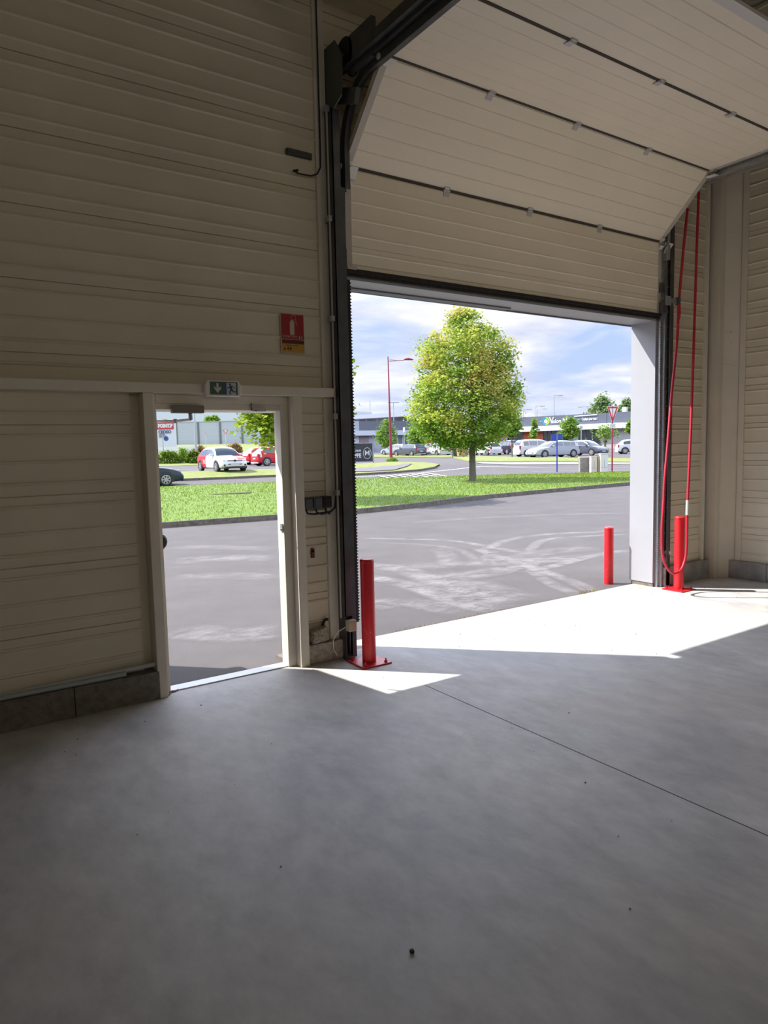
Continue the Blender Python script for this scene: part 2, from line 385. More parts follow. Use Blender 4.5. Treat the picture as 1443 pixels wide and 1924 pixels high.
r2 = N(t, 'ShaderNodeValToRGB'); t.links.new(n2.outputs['Fac'], r2.inputs[0]); e = r2.color_ramp.elements
e[0].position = .42; e[0].color = (0, 0, 0, 1); e[1].position = .7; e[1].color = (1, 1, 1, 1)
mm = N(t, 'ShaderNodeMixRGB'); t.links.new(r2.outputs[0], mm.inputs[0]); t.links.new(r1.outputs[0], mm.inputs[1]); mm.inputs[2].default_value = (.48, .455, .42, 1)
n3 = N(t, 'ShaderNodeTexNoise'); n3.inputs['Scale'].default_value = 7; n3.inputs['Detail'].default_value = 8; n3.inputs['Roughness'].default_value = .7; t.links.new(mp.outputs[0], n3.inputs['Vector'])
r3 = N(t, 'ShaderNodeMapRange'); t.links.new(n3.outputs['Fac'], r3.inputs[0]); r3.inputs[1].default_value = .3; r3.inputs[2].default_value = .7; r3.inputs[3].default_value = .80; r3.inputs[4].default_value = 1.12
m3 = N(t, 'ShaderNodeMixRGB', blend_type='MULTIPLY'); m3.inputs[0].default_value = 1; t.links.new(mm.outputs[0], m3.inputs[1]); t.links.new(r3.outputs[0], m3.inputs[2])
t.links.new(m3.outputs[0], b.inputs['Base Color'])
rr = N(t, 'ShaderNodeMapRange'); t.links.new(n1.outputs['Fac'], rr.inputs[0]); rr.inputs[3].default_value = .42; rr.inputs[4].default_value = .85
t.links.new(rr.outputs[0], b.inputs['Roughness']); b.inputs['Specular IOR Level'].default_value = .55
bp = N(t, 'ShaderNodeBump'); bp.inputs['Strength'].default_value = .12; bp.inputs['Distance'].default_value = .01; t.links.new(n3.outputs['Fac'], bp.inputs['Height']); t.links.new(bp.outputs[0], b.inputs['Normal'])
mb = MB(); mb.box(-7, 8.9, -14, 4.93, -.3, 0); S(mb, 'floor', FL)
mb = MB(); mb.box(2.85, 7.25, 4.93, 5.16, -.3, .001); S(mb, 'trim_1', mat('threshold_screed', (.50, .42, .32), .9, col2=(.40, .36, .30), vscale=5, bump=.3), 'tan screed threshold strip across the wide door opening')
mb = MB(); mb.box(1.385, 2.42, 4.86, 4.97, -.02, .008); S(mb, 'trim_2', mat('sill_steel', (.50, .52, .56), .4, metal=.3), 'pale metal sill under the open exit door')
mb = MB(); mb.box(2.936, 2.943, -6, 3.86, -.01, .0006); S(mb, 'trim_3', mat('saw_cut', (.07, .065, .06), .9), 'thin saw cut joint running across the concrete floor')
mb = MB(); mb.box(7.2, 8.4, 4.9, 5.22, -.3, -.001); mb.box(2.42, 2.85, 4.93, 5.22, -.3, -.001); mb.box(-7, 1.385, 4.93, 5.22, -.3, -.021); mb.box(1.385, 2.42, 4.93, 5.22, -.3, -.03)
S(mb, 'trim_4', CONC)
# ------------------------------------------------------------------ cladding
P0, PJ = .4455, .5525
def profile(z0, z1):
    """(z, depth) pairs; positive depth = away from the room"""
    ev = []
    k0 = int((z0-PJ)/P0)-2
    for k in range(k0, k0+40):
        j = PJ+P0*k
        ev += [(j-.004, 0), (j-.002, .012), (j+.002, .012), (j+.004, 0)]
        for off in (.078, -.066, -.232):
            c = j+off; ev += [(c-.014, 0), (c-.005, -.012), (c+.005, -.010), (c+.010, 0)]
    ev = sorted(q for q in ev if z0 < q[0] < z1)
    return [(z0, 0)]+ev+[(z1, 0)]
def clad_x(mb, x0, x1, z0, z1, y=4.87):
    pr = profile(z0, z1); vs = []
    for z, d in pr: vs += [(x0, y+d, z), (x1, y+d, z)]
    mb.add(vs, [(2*i, 2*i+1, 2*i+3, 2*i+2) for i in range(len(pr)-1)])
def clad_y(mb, y0, y1, z0, z1, x):
    pr = profile(z0, z1); vs = []
    for z, d in pr: vs += [(x+d, y0, z), (x+d, y1, z)]
    mb.add(vs, [(2*i, 2*i+2, 2*i+3, 2*i+1) for i in range(len(pr)-1)])
ZT = 6.6
mb = MB()
for (x0, x1, z0, z1) in ((-7, 1.255, 0, 2.12), (2.48, 2.76, 0, 2.12), (-7, 2.76, 2.12, ZT), (2.76, 7.25, 3.15, ZT), (7.19, 8.05, 0, ZT)):
    clad_x(mb, x0, x1, z0, z1)
for (x0, x1, z0, z1, y1) in ((-7, 1.38, -.1, ZT+.3, 4.99), (1.38, 2.43, 2.05, ZT+.3, 4.99), (2.43, 2.87, -.1, ZT+.3, 4.99), (2.80, 2.87, -.1, ZT+.3, 5.2), (2.87, 7.12, 3.10, ZT+.3, 5.18), (7.13, 8.9, -.1, ZT+.3, 5.18)):
    mb.box(x0, x1, 4.90, y1, z0, z1)
S(mb, 'wall_front', CLAD)
mb = MB(); clad_y(mb, -14, 4.58, 0, ZT, 8.34); mb.box(8.38, 8.6, -14, 4.58, -.1, ZT+.3); mb.box(8.62, 8.9, 4.3, 4.92, -.1, ZT+.3); S(mb, 'wall_right', CLAD)
mb = MB(); mb.box(-7.3, -7, -14, 5.18, -.1, ZT+.3); S(mb, 'wall_left', CLAD)
mb = MB(); mb.box(-7.3, 8.6, -14.3, -14, -.1, ZT+.3); S(mb, 'wall_back', CLAD)
mb = MB()
vs = []; xs_ = yrows(-7.3, 8.9, 163)
for i, x in enumerate(xs_): d = .05 if i % 3 == 0 else 0; vs += [(x, -14.3, ZT+.0+d), (x, 5.18, ZT+.0+d)]
mb.add(vs, [(2*i, 2*i+2, 2*i+3, 2*i+1) for i in range(len(xs_)-1)]); mb.box(-7.3, 8.9, -14.3, 5.18, ZT+.1, ZT+.3)
S(mb, 'ceiling', mat('roof_deck', (.42, .40, .34), .6))
# plinth
mb = MB()
for i in range(14): mb.box(1.33-.55*(i+1)+.004, 1.33-.55*i, 4.765, 4.93, 0, .195, .006)
S(mb, 'baseboard_left', CONC, 'grey concrete block plinth under the cladding left of the exit door', 'plinth')
mb = MB(); mb.box(2.505, 2.84, 4.79, 4.92, 0, .155, .01); S(mb, 'baseboard_middle', mat('pale_block', (.40, .36, .31), .95, var=.3, vscale=25, bump=.8, bscale=70), 'pale rough concrete block plinth between the two doors', 'plinth')
mb = MB(); mb.box(7.19, 8.09, 4.80, 4.92, 0, .235, .006); S(mb, 'baseboard_back', mat('grey_block', (.30, .29, .275), .95, var=.25, vscale=6, bump=.6, bscale=80), 'grey concrete plinth beside the right bollard', 'plinth')
mb = MB()
for i in range(16): mb.box(8.285, 8.40, 4.70-.5*(i+1)+.004, 4.70-.5*i, 0, .22, .006)
S(mb, 'baseboard_right', MC['grey_block'], 'grey block plinth along the right hand wall', 'plinth')
# horizontal rail above the exit door, posts
mb = MB(); mb.box(-7, 2.795, 4.765, 4.875, 2.10, 2.168, .005); S(mb, 'trim_5', FRAME, 'horizontal painted steel rail above the exit door')
mb = MB(); mb.box(1.318, 1.386, 4.77, 4.90, 0, 2.10, .006); S(mb, 'trim_6', FRAME, 'painted steel post left of the exit door')
mb = MB(); mb.box(2.425, 2.50, 4.77, 4.90, 0, 2.10, .006); S(mb, 'trim_7', FRAME, 'painted steel post right of the exit door')
mb = MB(); mb.box(2.735, 2.83, 4.845, 4.90, .15, ZT); mb.box(-.6, -.5, 4.85, 4.872, 3, 3.01); S(mb, 'trim_8', FRAME)
# ---- exit door frame and leaf
d1 = empty('door_1', (1.86, 4.9, 0), kind='structure')
def P(mb, name, m, parent, smooth=False, lab=None):
    o = mb.build(name, m, smooth=smooth); o.parent = parent; o.matrix_parent_inverse = Matrix.Translation(-parent.location) if parent.rotation_euler.z == 0 else (Matrix.Translation(parent.location) @ Matrix.Rotation(parent.rotation_euler.z, 4, 'Z')).inverted()
    if lab: o['label'] = lab
    return o
mb = MB(); mb.box(1.386, 1.425, 4.85, 5.0, .0, 2.10); mb.box(1.37, 1.40, 4.80, 4.86, 0, 2.1); mb.box(2.355, 2.425, 4.85, 4.93, .0, 2.10, .004); mb.box(2.375, 2.425, 4.93, 5.0, 0, 2.1)
mb.box(1.425, 2.355, 4.86, 5.0, 1.995, 2.10); mb.box(1.425, 2.375, 4.84, 4.86, 2.035, 2.10); P(mb, 'door_frame', FRAME, d1)
a = math.radians(10); lx, ly = -math.sin(a), math.cos(a)
mb = MB(); mb.box(1.05, 2.44, 5.0, 5.19, 1.995, 2.02); P(mb, 'rain_hood', WHITE, d1)
hinge = Vector((1.40, 5.02, 0)); D = Vector((lx, ly, 0)); T = Vector((ly, -lx, 0))
mb = MB(); mb.obox(hinge+D*.47-T*.025+Vector((0, 0, 1.0)), D*.47, T*.024, Vector((0, 0, .975))); leaf = P(mb, 'door_leaf', WHITE, d1, lab='pale door leaf swung open outside')
mb = MB(); c = hinge+D*.44+T*.125+Vector((0, 0, 1.05)); mb.tube([c-D*.34, c+D*.34], .022, 10)
for q in (-1, 1):
    mb.tube([c+D*(.35*q-.05)-T*.045, c+D*(.35*q-.04)-T*.045, c+D*(.35*q+.04)-T*.045, c+D*(.35*q+.05)-T*.045], [.045, .06, .06, .045], 14)
P(mb, 'panic_bar', BLACK, leaf); bpy.data.objects['panic_bar'].matrix_parent_inverse = Matrix()
bpy.data.objects['panic_bar'].matrix_basis = Matrix()
# ---- door closer
t_ = empty('door_closer', (1.63, 4.83, 1.96), label='grey-brown door closer box with folded arm at the head of the exit door', cat='door closer')
mb = MB(); mb.box(1.522, 1.745, 4.79, 4.85, 1.967, 2.022, .006); P(mb, 'closer_body', mat('bronze_box', (.22, .195, .17), .45), t_)
mb = MB(); A = Vector((1.655, 4.83, 1.965)); B = Vector((1.66, 4.84, 1.925)); C1 = Vector((1.60, 5.0, 1.92)); C2 = Vector((1.45, 5.22, 1.93))
mb.tube([A, B], .014); mb.tube([B, C1, C2], .009); mb.tube([C1-Vector((0, 0, .015)), C1+Vector((0, 0, .015))], .014); P(mb, 'closer_arm', GALV, t_)
# ---- latch keeper on head
t_ = empty('latch_keeper', (2.18, 4.83, 1.99), label='small steel latch keeper on the door head, right of the exit sign', cat='latch')
mb = MB(); mb.box(2.125, 2.225, 4.815, 4.845, 1.985, 2.012, .004); P(mb, 'keeper_plate', GALV, t_)
mb = MB(); mb.cyl((2.118, 4.835, 1.99), (2.118, 4.835, 2.045), .004); mb.cyl((2.14, 4.81, 1.99), (2.14, 4.80, 1.99), .006); P(mb, 'bolt', DARK, t_)
t_ = empty('strike_plate', (2.352, 4.88, 1.1), label='small metal strike plate on the right jamb of the exit door', cat='strike plate')
mb = MB(); mb.box(2.346, 2.354, 4.86, 4.90, 1.07, 1.13, .002); P(mb, 'plate', GALV, t_)
mb = MB(); mb.cyl((2.35, 4.87, 1.085), (2.335, 4.87, 1.085), .006, 8); P(mb, 'screw', DARK, t_)
# ---- exit sign
GRN = mat('exit_green', (.004, .075, .035), .35); BLU = mat('exit_blue', (.006, .05, .14), .35); PALE = mat('sign_white', (.50, .52, .50), .4)
t_ = empty('exit_sign', (1.867, 4.74, 2.08), label='emergency exit sign with down arrow and running figure above the exit door', cat='exit sign')
mb = MB()
vs = []; hx, hz = .138, .056; cx_, cz_ = 1.867, 2.137
out = [(-hx, -.03), (-hx+.018, -hz), (hx-.012, -hz), (hx, -.03), (hx, .02), (hx-.022, hz), (-hx+.018, hz), (-hx, .02)]
for yy, s_ in ((4.765, 1), (4.735, 1), (4.727, .93)):
    vs += [(cx_+px*s_, yy, cz_+pz*s_) for px, pz in out]
fs = [(i, (i+1) % 8, 8+(i+1) % 8, 8+i) for i in range(8)]+[(8+i, 8+(i+1) % 8, 16+(i+1) % 8, 16+i) for i in range(8)]+[tuple(range(16, 24))]
mb.add(vs, fs); P(mb, 'sign_case', WHITE, t_)
yf = 4.7245
mb = MB(); mb.cur = 0; mb.box(cx_-.098, cx_-.01, yf, 4.728, cz_-.044, cz_+.044); mb.box(cx_+.092, cx_+.104, yf, 4.728, cz_-.044, cz_+.044); mb.box(cx_-.098, cx_+.104, yf-.0002, 4.728, cz_+.040, cz_+.045)
mb.cur = 1; mb.box(cx_-.01, cx_+.022, yf, 4.728, cz_-.044, cz_+.040)
mb.cur = 2; mb.box(cx_+.022, cx_+.092, yf+.0006, 4.728, cz_-.044, cz_+.040)
face = P(mb, 'sign_face', [GRN, BLU, PALE], t_)
def poly(mb, pts, y): mb.face([(cx_+p[0], y, cz_+p[1]) for p in pts])
mb = MB(); ya = yf-.0012
poly(mb, [(-.053, .035), (-.053, 0), (-.070, .016), (-.070, -.002), (-.045, -.034), (-.045, .035)], ya); poly(mb, [(-.045, .035), (-.045, -.034), (-.018, -.002), (-.018, .016), (-.037, 0), (-.037, .035)], ya)
ar = P(mb, 'arrow', PALE, t_)
mb = MB()
def limb(p, q, w):
    p = Vector((p[0], 0, p[1])); q = Vector((q[0], 0, q[1])); d = (q-p).normalized(); n = Vector((-d.z, 0, d.x))*w
    mb.face([(cx_+v.x, ya, cz_+v.z) for v in (p-n, q-n*.8, q+n*.8, p+n)])
mb.face([(cx_+.047+.0075*math.cos(k*PI/6), ya, cz_+.028+.0075*math.sin(k*PI/6)) for k in range(12)])
for l in (((.050, .018), (.058, -.008), .009), ((.05, .016), (.038, .004), .004), ((.038, .004), (.025, .005), .003), ((.056, .018), (.072, .014), .004), ((.072, .014), (.083, .0), .003), ((.055, -.006), (.045, -.026), .006), ((.045, -.026), (.045, -.038), .004), ((.045, -.038), (.055, -.040), .003), ((.06, -.006), (.069, -.022), .006), ((.069, -.022), (.09, -.022), .004), ((.09, -.022), (.095, -.016), .003)): limb(*l)
P(mb, 'running_figure', BLU, t_)
# ---- extinguisher sign
t_ = empty('extinguisher_sign', (2.487, 4.85, 2.43), label='red and yellow extinguisher sign fixed to the cladding above the exit door', cat='sign')
SR = mat('sign_red', (.33, .006, .012), .4); SY = mat('sign_amber', (.50, .26, .03), .4, var=.1, vscale=20); SD = mat('sign_dark_red', (.10, .004, .006), .4); SP = mat('sign_cream', (.55, .45, .33), .5)
x0, x1, z0, z1 = 2.388, 2.587, 2.432, 2.725; yy = 4.852
mb = MB(); mb.box(x0, x1, yy, 4.862, z0, z1, .003); P(mb, 'backing', SP, t_)
mb = MB(); mb.cur = 0; mb.box(x0+.005, x1-.005, yy-.0015, yy, z0+.103, z1-.005); mb.cur = 1; mb.box(x0+.008, x1-.005, yy-.0015, yy, z0+.068, z0+.098); mb.cur = 2; mb.box(x0+.008, x1-.005, yy-.0015, yy, z0+.006, z0+.068); P(mb, 'printed_panel', [SR, SD, SY], t_)
mb = MB(); cx2 = x0+.095
mb.box(cx2-.019, cx2+.019, yy-.003, yy-.0015, z0+.135, z0+.225)
mb.face([(cx2-.019, yy-.003, z0+.225), (cx2+.019, yy-.003, z0+.225), (cx2+.010, yy-.003, z0+.241), (cx2-.010, yy-.003, z0+.241)]); mb.box(cx2-.006, cx2+.006, yy-.003, yy-.0015, z0+.238, z0+.246)
pts = [(cx2-.004, yy-.003, z0+.245)]+[(cx2+.012+.019*math.cos(q), yy-.003, z0+.266+.018*math.sin(q)) for q in (PI, PI*.8, PI*.6, PI*.4, PI*.2, 0)]+[(cx2+.034, yy-.003, z0+.235), (cx2+.035, yy-.003, z0+.222)]
mb.tube(pts, .0017, 6); mb.tube([(cx2+.035, yy-.003, z0+.232), (cx2+.038, yy-.003, z0+.21)], [.002, .006], 6); mb.tube([(cx2+.004, yy-.003, z0+.246), (cx2+.022, yy-.003, z0+.248)], .002, 6); mb.tube([(cx2+.014, yy-.003, z0+.234), (cx2+.034, yy-.003, z0+.232)], .0015, 6)
P(mb, 'extinguisher_symbol', SP, t_)
text('EXTINCTEUR', .021, 'lettering', SP, t_, (x0+.075, yy-.002, z0+.121), (1, 0, 0), (0, 0, 1), .0006)
text('2.1', .028, 'lettering', SP, t_, (x0+.165, yy-.002, z0+.119), (1, 0, 0), (0, 0, 1), .0006, .0008)
BK2 = mat('print_black', (.03, .02, .015), .5)
text('UTILISER SUR FEU', .013, 'lettering', BK2, t_, (x0+.09, yy-.002, z0+.055), (1, 0, 0), (0, 0, 1), .0005)
mb = MB()
mb.face([(x0+.02, yy-.002, z0+.02), (x0+.038, yy-.002, z0+.02), (x0+.029, yy-.002, z0+.044)])
mb.face([(x0+.046, yy-.002, z0+.032), (x0+.057, yy-.002, z0+.020), (x0+.068, yy-.002, z0+.032), (x0+.057, yy-.002, z0+.044)])
mb.face([(x0+.079+.007*math.cos(k*PI/5), yy-.002, z0+.031+.013*math.sin(k*PI/5)) for k in range(10)])
P(mb, 'fire_class_symbols', BK2, t_)
# ---- wall oddments
t_ = empty('wall_vent', (2.59, 4.86, 3.89), label='dark slotted vent strip high on the cladding beside the door post', cat='vent')
mb = MB(); mb.box(2.485, 2.695, 4.835, 4.87, 3.885, 3.93, .003); P(mb, 'vent_box', mat('vent_dark', (.05, .05, .045), .5), t_)
mb = MB(); [mb.box(2.495, 2.685, 4.83, 4.836, 3.892+.012*k, 3.898+.012*k) for k in range(3)]; P(mb, 'slat', mat('vent_slat', (.10, .10, .09), .5), t_)
mb = MB(); mb.tube([(2.55, 4.845, 3.775), (2.56, 4.83, 3.758), (2.62, 4.83, 3.758), (2.68, 4.83, 3.762), (2.73, 4.83, 3.785), (2.762, 4.83, 3.84), (2.765, 4.83, 4.0), (2.765, 4.83, 6.5)], .006, 8); mb.cyl((2.545, 4.855, 3.78), (2.56, 4.82, 3.775), .010, 8)
tag(mb.build('cable', BLACK), 'thin black cable curling out of the wall under the vent', 'cable')
t_ = empty('conduit', (2.79, 4.77, .2), label='slim painted conduit running up beside the dark door post', cat='conduit')
mb = MB(); mb.tube([(2.79, 4.765, .34), (2.79, 4.765, 4.25)], .008, 8); P(mb, 'pipe', mat('conduit_paint', (.40, .37, .32), .4), t_)
for z in (1.35, 1.95, 2.7, 3.45, 4.25):
    mb = MB(); mb.box(2.775, 2.808, 4.752, 4.80, z-.022, z+.022, .003); mb.cyl((2.78, 4.75, z), (2.78, 4.745, z), .005, 8); P(mb, 'clamp', GALV, t_)
# electrical boxes
t_ = empty('switch_box_row', (2.62, 4.84, 1.23), label='row of three dark switch boxes on the narrow cladding between the doors', cat='switch box')
gb = mat('grey_box_plastic', (.07, .07, .08), .35)
for k in range(3):
    x = 2.505+.085*k; mb = MB(); mb.box(x, x+.078, 4.79, 4.865, 1.235, 1.325, .008); P(mb, 'switch_box', gb if k < 2 else BLACK, t_)
    mb = MB(); mb.box(x+.012, x+.066, 4.783, 4.792, 1.25, 1.312, .004); P(mb, 'box_lid', mat('box_lid', (.10, .10, .115), .3) if k < 2 else mat('blk', (.02, .02, .024), .2), t_)
mb = MB()
for k in range(3): mb.tube([(2.54+.085*k, 4.83, 1.238), (2.545+.085*k, 4.82, 1.20), (2.60+.07*k, 4.815, 1.19-.004*k), (2.74, 4.80, 1.20), (2.78, 4.79, 1.235), (2.79, 4.785, 1.35)], .008, 6)
P(mb, 'cable', BLACK, t_)
mb = MB(); mb.box(2.588, 2.618, 4.855, 4.872, .838, .90, .002); mb.tube([(2.603, 4.872, .90), (2.603, 4.855, .90)], .015, 12)
tag(mb.build('keyhole_plate', mat('rust', (.14, .05, .025), .9, var=.4, vscale=30)), 'small rusty arched plate on the cladding below the switch boxes', 'plate')
# rubble chunk
def rock(name, c, r, m, lab, seed=0, sc=(1, 1, 1)):
    bm = bmesh.new(); bmesh.ops.create_icosphere(bm, subdivisions=4, radius=1)
    for v in bm.verts:
        n = v.co.normalized(); k = 1/max(abs(n.x), abs(n.y), abs(n.z))**.75
        k *= 1+.16*noise.noise(n*1.6+Vector((seed, 0, 0)))+.07*noise.noise(n*7+Vector((seed, 3, 0)))+.03*noise.noise(n*20)
        v.co = Vector((n.x*k*r*sc[0]*.8, n.y*k*r*sc[1]*.8, n.z*k*r*sc[2]*.8))
    me = bpy.data.meshes.new(name); bm.to_mesh(me); bm.free(); me.materials.append(m); o = bpy.data.objects.new(name, me); COL.objects.link(o)
    o.location = c; tag(o, lab, 'rubble'); return o
ro = rock('concrete_chunk', (2.61, 4.81, .222), .10, mat('aggregate', (.46, .42, .35), .95, col2=(.22, .19, .15), vscale=60, bump=1, bscale=120), 'broken lump of pale aggregate concrete lying on the plinth between the doors', 2, (1, .55, .72)); ro.rotation_euler = (0, -.12, .1)
mb = MB(); mb.tube([(2.66, 4.84, .28), (2.67, 4.84, .31), (2.69, 4.84, .33), (2.71, 4.84, .325)], .012, 6); tag(mb.build('dead_leaf_clump', mat('dead_leaf', (.03, .02, .015), .9)), 'small dark tuft stuck to the cladding above the concrete lump', 'debris')
# loose cable and junction box by the left post
mb = MB(); pts = [aty(px, py, 4.74) for px, py in ((650, 1178), (635, 1187), (626, 1203), (627, 1220), (634, 1232))]
mb.tube(pts, .004, 8); tag(mb.build('cable', WHITE), 'thin white loose cable hanging by the foot of the dark post', 'cable')
t_ = empty('junction_box', (2.85, 4.70, .2), label='small cream junction box low on the dark door post', cat='junction box')
mb = MB(); mb.box(2.815, 2.885, 4.68, 4.74, .235, .325, .005); P(mb, 'box_body', mat('cream_box', (.55, .48, .36), .5), t_); mb = MB(); mb.box(2.82, 2.87, 4.675, 4.682, .245, .315, .002); P(mb, 'box_cover', mat('cream_box2', (.50, .43, .32), .5), t_)
mb = MB(); mb.tube([(2.84, 4.72, .235), (2.845, 4.73, .10), (2.85, 4.74, .05)], .007, 6); P(mb, 'lead', BLACK, t_)
# pipes lying on the plinth
pg = mat('grey_pvc_pipe', (.33, .37, .38), .35); pg2 = mat('zinc_pipe', (.45, .47, .50), .35)
for (pa, pb, y, r, m, lb) in (((-60, 1312), (236, 1258), 4.795, .018, pg, 'grey plastic pipe lying at the front edge of the left plinth'), ((-60, 1302), (292, 1241), 4.825, .018, pg2, 'pale steel pipe lying in the middle on the left plinth, reaching nearest the exit post'), ((-60, 1291), (55, 1277), 4.855, .012, pg, 'short grey pipe end lying against the cladding at the far left')):
    A = aty(pa[0], pa[1], y); B = aty(pb[0], pb[1], y); A.z = .196+r; B.z = .196+r
    if m is pg2: A.z += .0; B.z += .02
    mb = MB(); mb.tube([A, B], r, 14); tag(mb.build('pipe', m, smooth=True), lb, 'pipe', 'pipes on the left plinth')
# ------------------------------------------------------------------ door posts, reveal, lintel
mb = MB(); mb.box(2.985, 7.095, 4.90, 5.22, 3.05, 3.10); S(mb, 'trim_9', REV, 'pale soffit sheet under the lintel of the wide opening')
mb = MB(); mb.box(2.985, 5.05, 5.12, 5.235, 3.037, 3.05); mb.box(2.985, 7.095, 5.22, 5.235, 3.035, 3.2); S(mb, 'trim_10', mat('drip_edge', (.17, .17, .19), .5), 'dark drip edge along the outside of the lintel')
mb = MB(); mb.box(7.092, 7.13, 4.90, 5.22, .045, 3.05); S(mb, 'trim_11', REV, 'tall pale reveal sheet at the right of the wide opening')
mb = MB(); mb.box(7.10, 7.13, 4.9, 5.2, -.05, .045); S(mb, 'trim_12', CONC)
mb = MB(); mb.box(2.87, 2.90, 4.90, 5.22, .0, 3.05); S(mb, 'trim_13', REV, 'pale reveal sheet behind the left door post')
t_ = empty('brush_seal', (3.0, 4.92, .2), label='black bristled edge seal down the left side of the wide opening', cat='seal')
mb = MB(); mb.box(2.90, 3.045, 4.905, 4.912, .24, 3.05); P(mb, 'rubber_strip', BLACK, t_)
mb = MB()
for k in range(110): z = .25+k*.0254; mb.add([(3.045, 4.908, z), (3.062, 4.908, z+.006), (3.045, 4.908, z+.016)], [(0, 1, 2)])
P(mb, 'bristles', BLACK, t_)
# left track assembly
def track(side):
    s = 1 if side == 'l' else -1
    X = (lambda x: x) if s == 1 else (lambda x: 10.09-x)       # mirrored about the door centre
    dy = 0 if s == 1 else .065
    lab = 'dark steel door track and post at the left of the wide opening' if s == 1 else 'galvanised door track and post at the right of the wide opening'
    t = empty('door_track', (X(2.9), 4.8, 0), label=lab, cat='door track', group=None)
    def bx(mb, x0, x1, *r, bev=0): a, b = sorted((X(x0), X(x1))); mb.box(a, b, *r, bev=bev)
    m = DARK
    mb = MB(); bx(mb, 2.815, 2.822, 4.735+dy, 4.87, 0, 4.25); bx(mb, 2.815, 2.88, 4.735+dy, 4.742+dy, .35 if s == 1 else 0, 4.25); bx(mb, 2.86, 2.90, 4.85, 4.90, 0, 4.2); P(mb, 'post', m, t)
    mb = MB(); bx(mb, 2.925, 2.932, 4.77+dy, 4.865, 0, 3.70); bx(mb, 2.895, 2.932, 4.765+dy, 4.772+dy, 0, 3.70); bx(mb, 2.90, 2.965, 4.86, 4.90, 0, 3.95)
    P(mb, 'vertical_rail', GALV if s == -1 else DARK, t)
    mb = MB()
    for k in range(100): z = .3+k*.027; mb.cyl((X(2.968), 4.859, z), (X(2.968), 4.853, z), .006, 6)
    P(mb, 'rail_perforations', BLACK, t) if s == -1 else None
    # curve + horizontal run
    cpts = [(X(2.945), 4.80, 3.70)]+[(X(2.945), 4.80-.40*(1-math.cos(q)), 3.98+.46*math.sin(q)) for q in [k*PI/2/10 for k in range(11)]]+[(X(2.945), 1.2, 4.44)]
    mb = MB()
    for i in range(len(cpts)-1):
        A = Vector(cpts[i]); B = Vector(cpts[i+1]); d = (B-A).normalized(); n = Vector((1, 0, 0)).cross(d)
        mb.obox((A+B)/2, Vector((.003, 0, 0)), d*((B-A).length/2+.002), n*.03)
        mb.obox((A+B)/2+Vector((.02*s, 0, 0))+n*.03, Vector((.022, 0, 0)), d*((B-A).length/2+.002), n*.003)
        mb.obox((A+B)/2+Vector((.02*s, 0, 0))-n*.03, Vector((.022, 0, 0)), d*((B-A).length/2+.002), n*.003)
    P(mb, 'curved_rail', GALV if s == -1 else m, t)
    mb = MB(); bx(mb, 2.905, 2.94, 1.2, 4.45, 4.47, 4.62 if s == 1 else 4.50); bx(mb, 2.86, 2.91, 1.2, 4.86, 4.50 if s == 1 else 4.40, 4.505 if s == 1 else 4.405); P(mb, 'support_angle', m if s == 1 else GALV, t)
    if s == 1:
        mb = MB(); mb.obox((2.90, 4.68, 4.33), (.02, 0, 0), (0, .18, .07), (0, -.02, .05)); bx(mb, 2.9, 2.94, 4.3, 4.6, 4.45, 4.72); P(mb, 'bracket', m, t)
    mb = MB(); bx(mb, 2.80, 2.87, 4.70+dy, 4.75+dy, 0, .02); P(mb, 'foot_plate', m, t)
    return t
tl = track('l'); tr = track('r')
# drum + shaft
t_ = empty('lift_shaft', (2.9, 4.72, 4.5), label='dark cable drum with bearing plate and lifting shaft above the opening', cat='lifting gear')
mb = MB(); mb.add([(2.835, y, z) for y, z in ((4.86, 4.20), (4.62, 4.30), (4.60, 4.58), (4.70, 4.72), (4.86, 4.72))]+[(2.845, y, z) for y, z in ((4.86, 4.20), (4.62, 4.30), (4.60, 4.58), (4.70, 4.72), (4.86, 4.72))], [(0, 1, 2, 3, 4), (9, 8, 7, 6, 5)]+[(i, (i+1) % 5, 5+(i+1) % 5, 5+i) for i in range(5)]); P(mb, 'bearing_plate', mat('plate_dark', (.10, .11, .10), .5, metal=.4), t_)
def disc(mb, x0, x1, y, z, r, n=28): mb.cyl((x0, y, z), (x1, y, z), r, n)
mb = MB(); disc(mb, 2.90, 2.915, 4.68, 4.62, .125); disc(mb, 2.915, 2.99, 4.68, 4.62, .10); disc(mb, 2.99, 3.005, 4.68, 4.62, .115); P(mb, 'cable_drum', BLACK, t_, True)
mb = MB(); mb.cyl((2.84, 4.68, 4.62), (7.2, 4.68, 4.62), .0127, 12); P(mb, 'shaft', DARK, t_)
mb = MB(); disc(mb, 3.05, 4.6, 4.68, 4.62, .04, 20); P(mb, 'torsion_spring', DARK, t_)
